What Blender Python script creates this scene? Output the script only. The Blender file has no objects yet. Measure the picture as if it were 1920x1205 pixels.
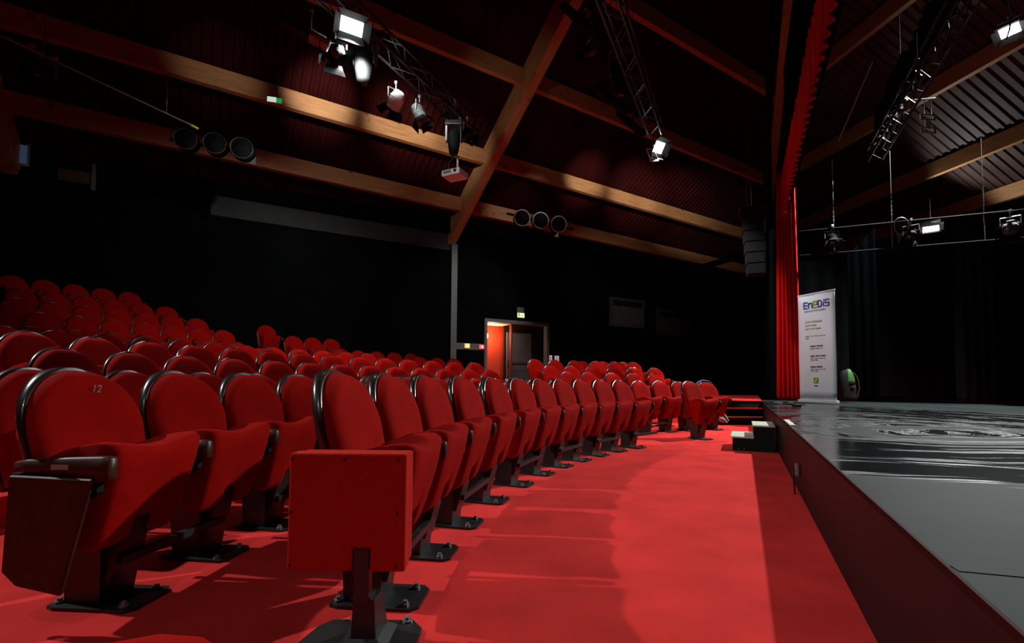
import bpy, bmesh, math, random
from math import sin, cos, pi, radians, degrees, sqrt, atan2, tan
from mathutils import Vector, Matrix
random.seed(7)
S = bpy.context.scene
COL = S.collection
# ------------------------------------------------------------------ camera
F = 900.0; P = radians(2.7); CX = 960.0; HY = 716.5; CY = HY - F*tan(P); H = .95; RO = radians(.45)
cr, sr = cos(RO), sin(RO)
cam = bpy.data.cameras.new('camera'); co = bpy.data.objects.new('camera', cam); COL.objects.link(co)
right = Vector((1, 0, 0)); up = Vector((0, -sin(P), cos(P))); fwd = Vector((0, cos(P), sin(P)))
r2 = right*cr + up*sr; u2 = up*cr - right*sr
M = Matrix((r2, u2, -fwd)).transposed().to_4x4(); M.translation = (0, 0, H)
co.matrix_world = M
cam.sensor_width = 36; cam.sensor_fit = 'HORIZONTAL'; cam.lens = F/1920*36
cam.shift_y = (CY-602.5)/1920; cam.clip_start = .05; cam.clip_end = 200
S.camera = co
# ------------------------------------------------------------------ world and exposure
w = bpy.data.worlds.new('world'); S.world = w; w.use_nodes = True
w.node_tree.nodes['Background'].inputs[0].default_value = (.6, .7, 1, 1)
w.node_tree.nodes['Background'].inputs[1].default_value = .0015
S.view_settings.view_transform = 'Standard'; S.view_settings.look = 'None'
S.view_settings.exposure = 0.0; S.view_settings.gamma = 1; S.view_settings.use_curve_mapping = False
# ------------------------------------------------------------------ lights
def V(*a): return Vector(a)
def spot(name, loc, target, power, angle=150, blend=.6, col=(1, 1, 1), size=.12):
    l = bpy.data.lights.new(name, 'SPOT'); l.energy = power; l.spot_size = radians(angle); l.spot_blend = blend
    l.color = col; l.shadow_soft_size = size
    o = bpy.data.objects.new(name, l); COL.objects.link(o); o.location = loc
    o.rotation_euler = (Vector(target)-Vector(loc)).to_track_quat('-Z', 'Y').to_euler()
    return o
L1 = V(-2.62, 7.50, 6.45); L2 = V(3.46, 11.30, 6.42); L3 = V(-10, 3.4, 8.3); L4 = V(11.05, 10.4, 8.7); L5 = V(13.6, 15.4, 6.15)
DOWN = V(0, 0, -1)
spot('flood_light_a', L1+V(.05, -.1, -.12), L1+V(-.9, .9, -2.2), 1900, 128, .4)
spot('flood_light_b', L2+V(.05, -.1, -.12), L2+V(.2, .5, -2.2), 1000, 108, .4)
spot('flood_light_c', L3, V(.2, 3.6, .3), 3600, 50, .4)
# the two house floods throw barn-doored strips along the long beam, the rafter and the doorway
for tx, ty, tz, pw in ((-6.9, 10.9, 8.2, 260), (-5.0, 12.1, 8.25, 1900), (-3.2, 13.3, 8.25, 1900), (-1.9, 14.1, 8.2, 1200)):
    spot('beam_light_a', L1+V(-.25, .45, .35), V(tx, ty, tz), pw, 24, 1)
spot('beam_light_a', L1+V(.25, .45, .2), V(-.9, 13.2, 6.6), 620, 46, .8)
spot('beam_light_a', L1+V(.25, .45, .3), V(.3, 13.0, 9.0), 420, 34, 1)
spot('beam_light_a', L1+V(.05, .45, -.1), V(-1.2, 17.2, 3.4), 500, 44, 1)
spot('beam_light_a', L1+V(.4, .15, -.35), V(-1.25, 10.5, 5.5), 110, 22, 1)
spot('beam_light_b', L2+V(-.15, .4, -.05), V(-1.6, 17.2, 3.4), 1100, 42, .8)
spot('beam_light_a', L1+V(-.25, .45, .1), V(-5.0, 14.8, 5.7), 200, 52, 1)
for tx, ty, tz, pw in ((.9, 15.6, 7.0, 350), (2.6, 16.8, 8.25, 1500), (4.6, 18.1, 8.25, 2400), (6.6, 19.4, 8.25, 1700), (8.6, 20.7, 8.2, 1100)):
    spot('beam_light_b', L2+V(-.1, .5, .35), V(tx, ty, tz), pw, 23, 1)
spot('beam_light_b', L2+V(-.1, .5, .0), V(4.0, 19.8, 4.6), 420, 46, 1)
spot('stage_light_a', L4+V(-.1, 0, -.1), L4+V(-3.2, -.6, -3.6), 9000, 100, .3, (.95, 1, .98), .12)
spot('stage_light_b', L5+V(-.1, -.12, .05), L5+V(.3, -1.0, .8), 200, 120, .5, (.9, 1, 1))
spot('flood_light_d', V(-1.2, -1.8, 6.3), V(-.5, 1.9, .4), 230, 50, .7)

# ------------------------------------------------------------------ pixel helpers (a photo point -> a point in the room)
O = V(0, 0, H)
def ray(u, v):
    a = u-CX; b = v-CY; a, b = a*cr+b*sr, -a*sr+b*cr
    x = a/F; zc = -b/F
    return V(x, cos(P)-zc*sin(P), sin(P)+zc*cos(P))
def at_z(u, v, z): r = ray(u, v); return O + r*((z-H)/r.z)
def at_y(u, v, y): r = ray(u, v); return O + r*(y/r.y)
def at_plane(u, v, p0, n): r = ray(u, v); return O + r*((p0-O).dot(n)/r.dot(n))

# ------------------------------------------------------------------ materials
def mat(name, col, rough=.6, metal=0, emit=None, es=0, noise=0, nscale=20, sheen=0, spec=.5, bump=0, bscale=80, col2=None, coat=0):
    m = bpy.data.materials.new(name); m.use_nodes = True
    nt = m.node_tree; b = nt.nodes['Principled BSDF']
    b.inputs['Base Color'].default_value = (*col, 1); b.inputs['Roughness'].default_value = rough
    b.inputs['Metallic'].default_value = metal; b.inputs['Specular IOR Level'].default_value = spec
    b.inputs['Coat Weight'].default_value = coat
    if sheen: b.inputs['Sheen Weight'].default_value = sheen; b.inputs['Sheen Roughness'].default_value = .4; b.inputs['Sheen Tint'].default_value = (min(1, col[0]*1.6), col[1]+.08, col[2]+.06, 1)
    if emit: b.inputs['Emission Color'].default_value = (*emit, 1); b.inputs['Emission Strength'].default_value = es
    if noise or bump:
        tc = nt.nodes.new('ShaderNodeTexCoord'); n = nt.nodes.new('ShaderNodeTexNoise')
        n.inputs['Scale'].default_value = nscale; n.inputs['Detail'].default_value = 4
        nt.links.new(tc.outputs['Object'], n.inputs['Vector'])
        if noise:
            mx = nt.nodes.new('ShaderNodeMix'); mx.data_type = 'RGBA'
            c2 = col2 or tuple(c*(1-noise) for c in col)
            mx.inputs[6].default_value = (*col, 1); mx.inputs[7].default_value = (*c2, 1)
            mr = nt.nodes.new('ShaderNodeMapRange'); mr.inputs['From Min'].default_value = .35; mr.inputs['From Max'].default_value = .68
            nt.links.new(n.outputs['Fac'], mr.inputs['Value']); nt.links.new(mr.outputs['Result'], mx.inputs[0])
            nt.links.new(mx.outputs[2], b.inputs['Base Color'])
        if bump:
            n2 = nt.nodes.new('ShaderNodeTexNoise'); n2.inputs['Scale'].default_value = bscale; n2.inputs['Detail'].default_value = 3
            nt.links.new(tc.outputs['Object'], n2.inputs['Vector'])
            bp = nt.nodes.new('ShaderNodeBump'); bp.inputs['Strength'].default_value = bump; bp.inputs['Distance'].default_value = .004
            nt.links.new(n2.outputs['Fac'], bp.inputs['Height']); nt.links.new(bp.outputs['Normal'], b.inputs['Normal'])
    return m
def stretched_wood(name, c1, c2, rough=.45):
    m = mat(name, c1, rough); nt = m.node_tree; b = nt.nodes['Principled BSDF']
    tc = nt.nodes.new('ShaderNodeTexCoord'); mp = nt.nodes.new('ShaderNodeMapping'); mp.inputs['Scale'].default_value = (1.2, 14, 14)
    n = nt.nodes.new('ShaderNodeTexNoise'); n.inputs['Scale'].default_value = 1.6; n.inputs['Detail'].default_value = 6; n.inputs['Distortion'].default_value = .6
    k = nt.nodes.new('ShaderNodeTexNoise'); k.inputs['Scale'].default_value = 3.2; k.inputs['Detail'].default_value = 1
    r = nt.nodes.new('ShaderNodeValToRGB'); r.color_ramp.elements[0].position = .3; r.color_ramp.elements[1].position = .7
    r.color_ramp.elements[0].color = (*c2, 1); r.color_ramp.elements[1].color = (*c1, 1)
    r2_ = nt.nodes.new('ShaderNodeValToRGB'); r2_.color_ramp.elements[0].position = .68; r2_.color_ramp.elements[1].position = .76
    r2_.color_ramp.elements[0].color = (1, 1, 1, 1); r2_.color_ramp.elements[1].color = (.55, .4, .3, 1)
    mx = nt.nodes.new('ShaderNodeMix'); mx.data_type = 'RGBA'; mx.blend_type = 'MULTIPLY'; mx.inputs[0].default_value = 1
    nt.links.new(tc.outputs['Object'], mp.inputs[0]); nt.links.new(mp.outputs[0], n.inputs['Vector']); nt.links.new(n.outputs['Fac'], r.inputs[0])
    nt.links.new(tc.outputs['Object'], k.inputs['Vector']); nt.links.new(k.outputs['Fac'], r2_.inputs[0])
    nt.links.new(r.outputs[0], mx.inputs[6]); nt.links.new(r2_.outputs[0], mx.inputs[7]); nt.links.new(mx.outputs[2], b.inputs['Base Color'])
    return m
m_velvet = mat('red_velvet', (.27, .0026, .0012), .9, noise=.16, nscale=9, spec=.05, bump=.3, bscale=500)
m_boxfab = mat('red_box_fabric', (.44, .014, .008), .95, noise=.25, nscale=160, spec=.1, bump=.5, bscale=420)
m_shell = mat('dark_plywood', (.018, .010, .008), .28, spec=.55, coat=.4)
m_arm = stretched_wood('dark_varnished_wood', (.060, .018, .009), (.028, .009, .005), .4)
m_arm.node_tree.nodes['Principled BSDF'].inputs['Specular IOR Level'].default_value = .22
m_black = mat('black_metal', (.012, .013, .014), .38, spec=.5)
m_blackm = mat('black_matte', (.005, .0056, .006), .8, spec=.15)
m_truss = mat('black_truss_paint', (.007, .0075, .0075), .4, spec=.35)
m_carpet = mat('red_carpet', (.66, .034, .031), .97, noise=.26, nscale=2.3, spec=.06, bump=.8, bscale=260, sheen=.12)
m_drape = mat('black_drape', (.0025, .003, .0033), .97, noise=.4, nscale=1.3, spec=.03)
m_wallp = mat('dark_grey_plaster', (.035, .038, .036), .9, noise=.2, nscale=3, spec=.1)
m_greyp = mat('grey_paint', (.085, .092, .09), .6, noise=.12, nscale=3)
m_wood = stretched_wood('glulam_wood', (.44, .21, .075), (.28, .12, .038), .6)
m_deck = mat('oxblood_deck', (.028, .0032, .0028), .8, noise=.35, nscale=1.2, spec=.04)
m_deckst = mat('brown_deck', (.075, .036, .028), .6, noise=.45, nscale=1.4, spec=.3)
m_curtain = mat('red_curtain', (.62, .004, .004), .9, noise=.15, nscale=4, spec=.12, sheen=.1)
m_white = mat('white_plastic', (.62, .63, .6), .45)
m_chrome = mat('bright_metal', (.6, .62, .62), .25, metal=.9)
m_grey = mat('grey_metal', (.22, .24, .24), .4, metal=.5)
m_lamp = mat('lamp_glow', (1, 1, 1), .5, emit=(1, 1, 1), es=22)
m_step = mat('pale_step_board', (.42, .42, .33), .8, noise=.1, nscale=30)
m_fascia = mat('stage_fascia', (.009, .005, .006), .55, noise=.3, nscale=2, spec=.2)
# stage floor: black dance floor with curved mop marks, matt where dry and mirror-like where polished
def stage_mat():
    m = mat('stage_floor_black', (.05, .055, .057), .4, spec=.35); nt = m.node_tree; b = nt.nodes['Principled BSDF']
    geo = nt.nodes.new('ShaderNodeNewGeometry'); mp = nt.nodes.new('ShaderNodeMapping'); mp.vector_type = 'POINT'
    c = at_z(1800, 812, .53)
    mp.inputs['Location'].default_value = (-c.x*.62, -c.y*1.0, 0); mp.inputs['Scale'].default_value = (.62, 1.0, 1)
    nt.links.new(geo.outputs['Position'], mp.inputs[0])
    dn = nt.nodes.new('ShaderNodeTexNoise'); dn.inputs['Scale'].default_value = .55; dn.inputs['Detail'].default_value = 3
    nt.links.new(geo.outputs['Position'], dn.inputs['Vector'])
    sx = nt.nodes.new('ShaderNodeSeparateXYZ'); nt.links.new(mp.outputs[0], sx.inputs[0])
    y3 = nt.nodes.new('ShaderNodeMath'); y3.operation = 'MULTIPLY'; y3.inputs[1].default_value = .3; nt.links.new(sx.outputs[1], y3.inputs[0])
    ym = nt.nodes.new('ShaderNodeMath'); ym.operation = 'MINIMUM'; nt.links.new(y3.outputs[0], ym.inputs[0]); nt.links.new(sx.outputs[1], ym.inputs[1])
    cb_ = nt.nodes.new('ShaderNodeCombineXYZ'); nt.links.new(sx.outputs[0], cb_.inputs[0]); nt.links.new(ym.outputs[0], cb_.inputs[1])
    ln = nt.nodes.new('ShaderNodeVectorMath'); ln.operation = 'LENGTH'; nt.links.new(cb_.outputs[0], ln.inputs[0])
    ad = nt.nodes.new('ShaderNodeMath'); ad.operation = 'MULTIPLY_ADD'; ad.inputs[1].default_value = .9
    nt.links.new(dn.outputs['Fac'], ad.inputs[0]); nt.links.new(ln.outputs['Value'], ad.inputs[2])
    cx = nt.nodes.new('ShaderNodeCombineXYZ'); nt.links.new(ad.outputs[0], cx.inputs[0])
    sc = nt.nodes.new('ShaderNodeVectorMath'); sc.operation = 'SCALE'; sc.inputs['Scale'].default_value = .13
    nt.links.new(geo.outputs['Position'], sc.inputs[0])
    av = nt.nodes.new('ShaderNodeVectorMath'); av.operation = 'ADD'; nt.links.new(cx.outputs[0], av.inputs[0]); nt.links.new(sc.outputs[0], av.inputs[1])
    rn = nt.nodes.new('ShaderNodeTexNoise'); rn.inputs['Scale'].default_value = 7.5; rn.inputs['Detail'].default_value = 5; rn.inputs['Roughness'].default_value = .65
    nt.links.new(av.outputs[0], rn.inputs['Vector'])
    # polished marks fill a wide ring round the centre: beyond it and at its heart the floor stays matt
    ri = nt.nodes.new('ShaderNodeMapRange'); ri.inputs['From Min'].default_value = 3.15; ri.inputs['From Max'].default_value = 2.75; ri.inputs['To Min'].default_value = -.4; ri.inputs['To Max'].default_value = .0
    nt.links.new(ad.outputs[0], ri.inputs['Value'])
    rc = nt.nodes.new('ShaderNodeMapRange'); rc.inputs['From Min'].default_value = .7; rc.inputs['From Max'].default_value = 1.9; rc.inputs['To Min'].default_value = -.07; rc.inputs['To Max'].default_value = .05
    nt.links.new(ad.outputs[0], rc.inputs['Value'])
    a1 = nt.nodes.new('ShaderNodeMath'); a1.operation = 'ADD'; nt.links.new(rn.outputs['Fac'], a1.inputs[0]); nt.links.new(ri.outputs[0], a1.inputs[1])
    a2 = nt.nodes.new('ShaderNodeMath'); a2.operation = 'ADD'; nt.links.new(a1.outputs[0], a2.inputs[0]); nt.links.new(rc.outputs[0], a2.inputs[1])
    mu = nt.nodes.new('ShaderNodeMapRange'); mu.inputs['From Min'].default_value = .44; mu.inputs['From Max'].default_value = .50
    nt.links.new(a2.outputs[0], mu.inputs['Value'])
    cm = nt.nodes.new('ShaderNodeMix'); cm.data_type = 'RGBA'; cm.inputs[6].default_value = (.012, .0165, .0150, 1); cm.inputs[7].default_value = (.007, .008, .010, 1)
    nt.links.new(mu.outputs[0], cm.inputs[0])
    nz = nt.nodes.new('ShaderNodeTexNoise'); nz.inputs['Scale'].default_value = 1.1; nz.inputs['Detail'].default_value = 5
    nt.links.new(geo.outputs['Position'], nz.inputs['Vector'])
    mz = nt.nodes.new('ShaderNodeMapRange'); mz.inputs['From Min'].default_value = .3; mz.inputs['From Max'].default_value = .7; mz.inputs['To Min'].default_value = .55; mz.inputs['To Max'].default_value = 1.35
    nt.links.new(nz.outputs['Fac'], mz.inputs['Value'])
    m2 = nt.nodes.new('ShaderNodeVectorMath'); m2.operation = 'SCALE'; nt.links.new(cm.outputs[2], m2.inputs[0]); nt.links.new(mz.outputs[0], m2.inputs['Scale'])
    nt.links.new(m2.outputs[0], b.inputs['Base Color'])
    rr = nt.nodes.new('ShaderNodeMapRange'); rr.inputs['To Min'].default_value = .72; rr.inputs['To Max'].default_value = .13
    rs = nt.nodes.new('ShaderNodeMapRange'); rs.inputs['To Min'].default_value = .06; rs.inputs['To Max'].default_value = .5
    nt.links.new(mu.outputs[0], rs.inputs['Value']); nt.links.new(rs.outputs[0], b.inputs['Specular IOR Level'])
    nt.links.new(mu.outputs[0], rr.inputs['Value']); nt.links.new(rr.outputs[0], b.inputs['Roughness'])
    return m
m_stage = stage_mat()

# ------------------------------------------------------------------ mesh helpers
def link(name, bm, m, parent=None, smooth=False, mats=None):
    me = bpy.data.meshes.new(name); bmesh.ops.recalc_face_normals(bm, faces=bm.faces[:]); bm.to_mesh(me); bm.free()
    for x in (mats or [m]): me.materials.append(x)
    if smooth:
        for p in me.polygons: p.use_smooth = True
    o = bpy.data.objects.new(name, me); COL.objects.link(o)
    if parent: o.parent = parent
    return o
def tag(o, label=None, cat=None, group=None, kind=None):
    if label: o['label'] = label
    if cat: o['category'] = cat
    if group: o['group'] = group
    if kind: o['kind'] = kind
    return o
def thing(name, label, cat, loc=(0, 0, 0), rz=0, group=None):
    o = bpy.data.objects.new(name, None); COL.objects.link(o); o.location = loc; o.rotation_euler = (0, 0, rz); o.empty_display_size = .1
    return tag(o, label, cat, group)
def localize(o, root):          # the mesh was built in room coordinates: move it into the frame of its root
    mw = Matrix.Translation(root.location) @ root.rotation_euler.to_matrix().to_4x4()
    o.data.transform(mw.inverted()); return o
def box(bm, c, s, rz=0, bevel=0, mx=None, taper=None):
    v = []
    for z in (-1, 1):
        k = 1 if (taper is None or z < 0) else taper
        for x, y in ((-1, -1), (1, -1), (1, 1), (-1, 1)):
            p = V(x*s[0]/2*k, y*s[1]/2*k, z*s[2]/2)
            if mx: p = mx @ p
            elif rz: p = Matrix.Rotation(rz, 3, 'Z') @ p
            v.append(bm.verts.new(V(*c)+p))
    f = [bm.faces.new([v[i] for i in q]) for q in ((0, 3, 2, 1), (4, 5, 6, 7), (0, 1, 5, 4), (1, 2, 6, 5), (2, 3, 7, 6), (3, 0, 4, 7))]
    if bevel:
        es = list({e for q in f for e in q.edges})
        bmesh.ops.bevel(bm, geom=es, offset=bevel, segments=2, profile=.6, affect='EDGES')
    return v
def nb(): return bmesh.new()
def tube(bm, a, b, r, n=8, r2=None, caps=True):
    a = V(*a); b = V(*b); d = (b-a); q = d.to_track_quat('Z', 'Y'); r2 = r if r2 is None else r2
    A = [bm.verts.new(a+q @ V(cos(2*pi*i/n)*r, sin(2*pi*i/n)*r, 0)) for i in range(n)]
    B = [bm.verts.new(b+q @ V(cos(2*pi*i/n)*r2, sin(2*pi*i/n)*r2, 0)) for i in range(n)]
    for i in range(n): bm.faces.new((A[i], A[(i+1) % n], B[(i+1) % n], B[i]))
    if caps: bm.faces.new(A[::-1]); bm.faces.new(B)
def path(bm, pts, r, n=6):
    for a, b in zip(pts[:-1], pts[1:]): tube(bm, a, b, r, n)
def lathe(bm, prof, n=20, mx=None):      # prof: (radius, z)
    rings = []
    for r, z in prof:
        ring = []
        for i in range(n):
            p = V(r*cos(2*pi*i/n), r*sin(2*pi*i/n), z)
            ring.append(bm.verts.new(mx @ p if mx else p))
        rings.append(ring)
    for a, b in zip(rings[:-1], rings[1:]):
        for i in range(n): bm.faces.new((a[i], a[(i+1) % n], b[(i+1) % n], b[i]))
    if prof[0][0] > 1e-4: bm.faces.new(rings[0][::-1])
    if prof[-1][0] > 1e-4: bm.faces.new(rings[-1])
def prism(bm, pts, z0, z1, top=None):
    A = [bm.verts.new((p[0], p[1], z0)) for p in pts]; B = [bm.verts.new((p[0], p[1], z1)) for p in (top or pts)]
    n = len(pts)
    bm.faces.new(A[::-1]); bm.faces.new(B)
    for i in range(n): bm.faces.new((A[i], A[(i+1) % n], B[(i+1) % n], B[i]))
def loft(bm, rings, closed=True, caps=True):
    R = [[bm.verts.new(p) for p in r] for r in rings]; n = len(R[0])
    for a, b in zip(R[:-1], R[1:]):
        for i in range(n if closed else n-1): bm.faces.new((a[i], a[(i+1) % n], b[(i+1) % n], b[i]))
    if caps and closed: bm.faces.new(R[0][::-1]); bm.faces.new(R[-1])
    return R
def frame_mx(fwd_, up_=V(0, 0, 1)):      # local y -> fwd, local z -> about up
    y = fwd_.normalized(); x = y.cross(up_).normalized(); z = x.cross(y)
    return Matrix((x, y, z)).transposed()
def text_mesh(s, size, depth=.0006, align='CENTER'):
    c = bpy.data.curves.new('lettering', 'FONT'); c.body = s; c.size = size; c.extrude = depth; c.align_x = align; c.align_y = 'CENTER'; c.resolution_u = 2
    o = bpy.data.objects.new('lettering', c); COL.objects.link(o)
    me = bpy.data.meshes.new_from_object(o); bpy.data.objects.remove(o); bpy.data.curves.remove(c)
    return me
def text_obj(name, s, size, m, parent, mx, depth=.0006, align='CENTER', sx=1):
    me = text_mesh(s, size, depth, align); me.name = name; me.materials.clear(); me.materials.append(m)
    me.transform(mx @ Matrix.Diagonal((sx, 1, 1, 1)))
    o = bpy.data.objects.new(name, me); COL.objects.link(o); o.parent = parent
    return o
def dup(root, loc, rz, label, group=None, skip=(), cat=None):
    r = root.copy(); COL.objects.link(r); r.location = loc; r.rotation_euler = (0, 0, rz); r['label'] = label
    if group: r['group'] = group
    elif 'group' in r: del r['group']
    for ch in list(root.children):
        if ch.name.split('.')[0] in skip: continue
        c = ch.copy(); COL.objects.link(c); c.parent = r
        for g in ch.children:
            d_ = g.copy(); COL.objects.link(d_); d_.parent = c
    return r

# ================================================================== THE SETTING
e = V(.433, .901, 0).normalized(); mst = V(e.y, -e.x, 0)                 # along the stage edge, and into the stage
ST = .53
def edge(k): return V(.87, .83, 0)+e*k
SE0, SE1 = edge(-7), edge(13.6)
C = V(7.4, 1.5, 0)                                                        # centre of the curved rows
wd = V(sin(radians(61)), cos(radians(61)), 0); wn = V(wd.y, -wd.x, 0); W0 = V(-8.5, 13.4, 0)
def onwall(u, v, off=0): return at_plane(u, v, W0+wn*off, wn)
# floor
bm = nb(); v = [bm.verts.new(p) for p in ((-24, -8, 0), (5, -8, 0), (20, 16, 0), (20, 34, 0), (-24, 34, 0))]; bm.faces.new(v)
tag(link('floor', bm, m_carpet), kind='structure')
# stage slab
bm = nb(); dp = 17
prism(bm, [SE0-e*1, SE1, SE1+mst*dp, SE0-e*1+mst*dp], ST-.02, ST)
tag(link('stage_deck', bm, m_stage), kind='structure')
bm = nb(); prism(bm, [SE0-e*1+mst*.012, SE1+mst*.012, SE1+mst*dp, SE0-e*1+mst*dp], 0, ST-.02)
tag(link('stage_front', bm, m_fascia), kind='structure')
bm = nb(); prism(bm, [SE0-e*1-mst*.005, SE1-mst*.005, SE1+mst*.004, SE0-e*1+mst*.004], ST-.022, ST+.001)
tag(link('trim_1', bm, mat('dark_red_edging', (.03, .003, .003), .8, spec=.08)), kind='structure')
# stepped seating tiers as ring sectors
def ring(name, r0, r1, a0, a1, z, m=m_carpet):
    bm = nb(); n = max(6, int((a1-a0)/2.5)); pr = []
    rings = []
    for i in range(n+1):
        a = radians(a0+(a1-a0)*i/n); c_, s_ = cos(a), sin(a)
        rings.append([V(C.x+r0*c_, C.y+r0*s_, 0), V(C.x+r0*c_, C.y+r0*s_, z), V(C.x+r1*c_, C.y+r1*s_, z), V(C.x+r1*c_, C.y+r1*s_, 0)])
    loft(bm, rings)
    return tag(link(name, bm, m), kind='structure')
ZA, ZB, ZC, ZD = .2, .38, .57, .60
ring('seating_tier', 10.75, 11.66, 106, 200, ZA); ring('seating_tier', 11.66, 12.56, 106, 200, ZB)
ring('seating_tier', 12.56, 26, 94, 129, ZC)
ring('seating_tier', 12.56, 14.85, 129, 200, ZD)
ring('seating_tier', 14.85, 15.75, 129, 200, .66); ring('seating_tier', 15.75, 17.15, 129, 200, .80)
ring('seating_tier', 17.15, 17.95, 133, 200, 1.17); ring('seating_tier', 17.95, 18.95, 138, 200, 1.48)
ring('seating_tier', 18.95, 19.85, 144, 200, 1.82); ring('seating_tier', 19.85, 24, 144, 200, 2.2)
# red carpeted stairs and platform at the far end of the stage front
st = []
def stairs():
    for k, (y0, z) in enumerate(((11.22, .18), (11.56, .37), (11.88, .55))):
        y1 = 17.6 if k == 2 else (11.56, 11.88)[k]
        xr0 = edge((y0-.83)/e.y).x-.01; xr1 = edge((y1-.83)/e.y).x-.01
        if k == 2: xr1 = 9.0
        bm = nb(); prism(bm, [(4.55, y0+.01), (xr0, y0+.01), (xr1, y1), (4.55, y1)], 0, z-.02); tag(link('stair_riser', bm, m_blackm), kind='structure')
        bm = nb(); prism(bm, [(4.55, y0), (xr0, y0), (xr1, y1), (4.55, y1)], z-.02, z); tag(link('stair_tread', bm, m_carpet), kind='structure')
stairs()
# back wall in hung black cloth, door opening left free
Pd0, Pd1 = onwall(906, 640), onwall(1027, 640)
Pc = onwall(848, 640)
k_ = lambda p: (p-W0).dot(wd)
kd0, kd1, kc = k_(Pd0), k_(Pd1), k_(Pc)
def cloth_wall(name, k0, k1, z0, z1, m, amp=.02, per=.5, off=0):
    bm = nb(); n = max(2, int((k1-k0)/(per/4))); low = []; hi = []
    for i in range(n+1):
        k = k0+(k1-k0)*i/n; p = W0+wd*k+wn*(off+amp*sin(k*2*pi/per))
        low.append(bm.verts.new((p.x, p.y, z0))); hi.append(bm.verts.new((p.x, p.y, z1)))
    for i in range(n): bm.faces.new((low[i], low[i+1], hi[i+1], hi[i]))
    return tag(link(name, bm, m, smooth=True), kind='structure')
ZD1 = onwall(960, 601).z-.12                                              # head of the door opening
cloth_wall('wall_back', -16, kc-.05, 0, 5.62, m_drape, .012, 1.3)
def wallbox(name, k0, k1, z0, z1, t, m, off=0, kind='structure', parent=None, bevel=0):
    a = W0+wd*((k0+k1)/2)+wn*(off-t/2)
    bm = nb(); box(bm, (a.x, a.y, (z0+z1)/2), (k1-k0, t, z1-z0), rz=atan2(wd.y, wd.x), bevel=bevel)
    o = link(name, bm, m, parent)
    if kind: o['kind'] = kind
    return o
kb = k_(onwall(395, 400))
wallbox('wall_back_upper', -16, kb, 5.62, 9, .1, m_drape, -.05)
wallbox('wall_back_upper', kb, kc-.1, 5.62, 9, .1, m_wallp, -.05)
wallbox('wall_back_upper', kc-.1, 30, 5.62, 9, .1, m_drape, -.05)
wallbox('wall_back_side', kc+.12, kd0-.0, 0, 5.9, .1, m_drape, -.02)
wallbox('wall_back_side', kd0, kd1, ZD1+.12, 5.9, .1, m_drape, -.02)
wallbox('wall_back_side', kd1, 30, 0, 5.9, .1, m_drape, -.02)
zp = (onwall(494, 380).z+onwall(845, 439).z)/2
wallbox('wall_plate', -16, kc-.12, zp, 9.2, .16, m_drape, .14)
# grey column under the rafter and the grey rail to the door
wallbox('column', kc-.10, kc+.12, 0, 5.85, .2, m_greyp, .1)
kz0, kz1 = onwall(870, 655).z, onwall(870, 643).z
wallbox('trim_2', kc+.12, kd0-.1, kz0, kz1, .06, m_greyp, .03)
# sloped black ducting strip above cloth at the left, hiding the plaster band's far end
# left, near and right walls closing the room out of view
for nm, a, b_, z1 in (('wall_left', V(-21, 6.5, 0), V(-21, -8, 0), 12), ('wall_near', V(-21, -8, 0), V(3, -8, 0), 14), ('wall_far_left', V(-21.5, 6.2, 0), V(-14, 10.3, 0), 9)):
    bm = nb(); q = [bm.verts.new((a.x, a.y, 0)), bm.verts.new((b_.x, b_.y, 0)), bm.verts.new((b_.x, b_.y, z1)), bm.verts.new((a.x, a.y, z1))]; bm.faces.new(q)
    tag(link(nm, bm, m_drape), kind='structure')
# proscenium side wall running from the curtain to the back wall
bm = nb(); a = V(7.0, 12.95, 0); b_ = a+e*12.5
prism(bm, [a, b_, b_+mst*.1, a+mst*.1], ST, 7.6); tag(link('wall_right', bm, mat('blue_black_flat', (.0018, .0022, .0026), .95, spec=.03)), kind='structure')

# ---- door with frame, open leaf showing the red corridor, closed grey leaf
cd = thing('door_1', 'grey framed double doorway in the black wall, left side open onto a red corridor', 'door', W0+wd*kd0, 0); cd['kind'] = 'structure'
del cd['category']; del cd['label']
def dpart(name, k0, k1, z0, z1, t, m, off, par=cd, bevel=0):
    o = wallbox(name, k0, k1, z0, z1, t, m, off, None, None, bevel); o.data.transform(Matrix.Translation(-cd.location)); o.parent = par; return o
fz = .55
dpart('door_frame', kd0, kd0+.11, fz, ZD1+.12, .25, m_greyp, .12); dpart('door_frame', kd1-.11, kd1, fz, ZD1+.12, .25, m_greyp, .12)
dpart('door_frame', kd0+.11, kd1-.11, ZD1, ZD1+.12, .25, m_greyp, .12)
kmid = k_(onwall(961, 640))
m_corr = mat('corridor_red', (.50, .035, .008), .85, noise=.1, nscale=2)
# corridor beyond: red side wall, white ceiling, dark lobby on the right
dpart('corridor_wall', kd0-.9, kmid+.25, fz, 4.0, .05, m_corr, -.95)
bm = nb(); p0 = W0+wd*kmid; box(bm, (p0.x-wn.x*.14, p0.y-wn.y*.14, 2.3), (.05, .16, 3.5), rz=atan2(wd.y, wd.x)); o = link('corridor_partition', bm, mat('dark_red_paint', (.12, .006, .004), .7)); o.data.transform(Matrix.Translation(-cd.location)); o.parent = cd
dpart('corridor_ceiling', kd0-.9, kmid, onwall(930, 606).z+.02, onwall(930, 606).z+.07, .75, mat('cream_paint', (.7, .6, .45), .8), -.16)
lf = dpart('door_leaf', kmid+.06, kd1-.42, fz, onwall(1000, 626, -.6).z, .06, mat('grey_door', (.11, .12, .115), .55), -.55)
lt = dpart('lobby_lining', kmid+.03, kd1-.05, fz, ZD1+.3, .05, mat('black_red_lining', (.02, .004, .004), .8), -.75)
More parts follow.
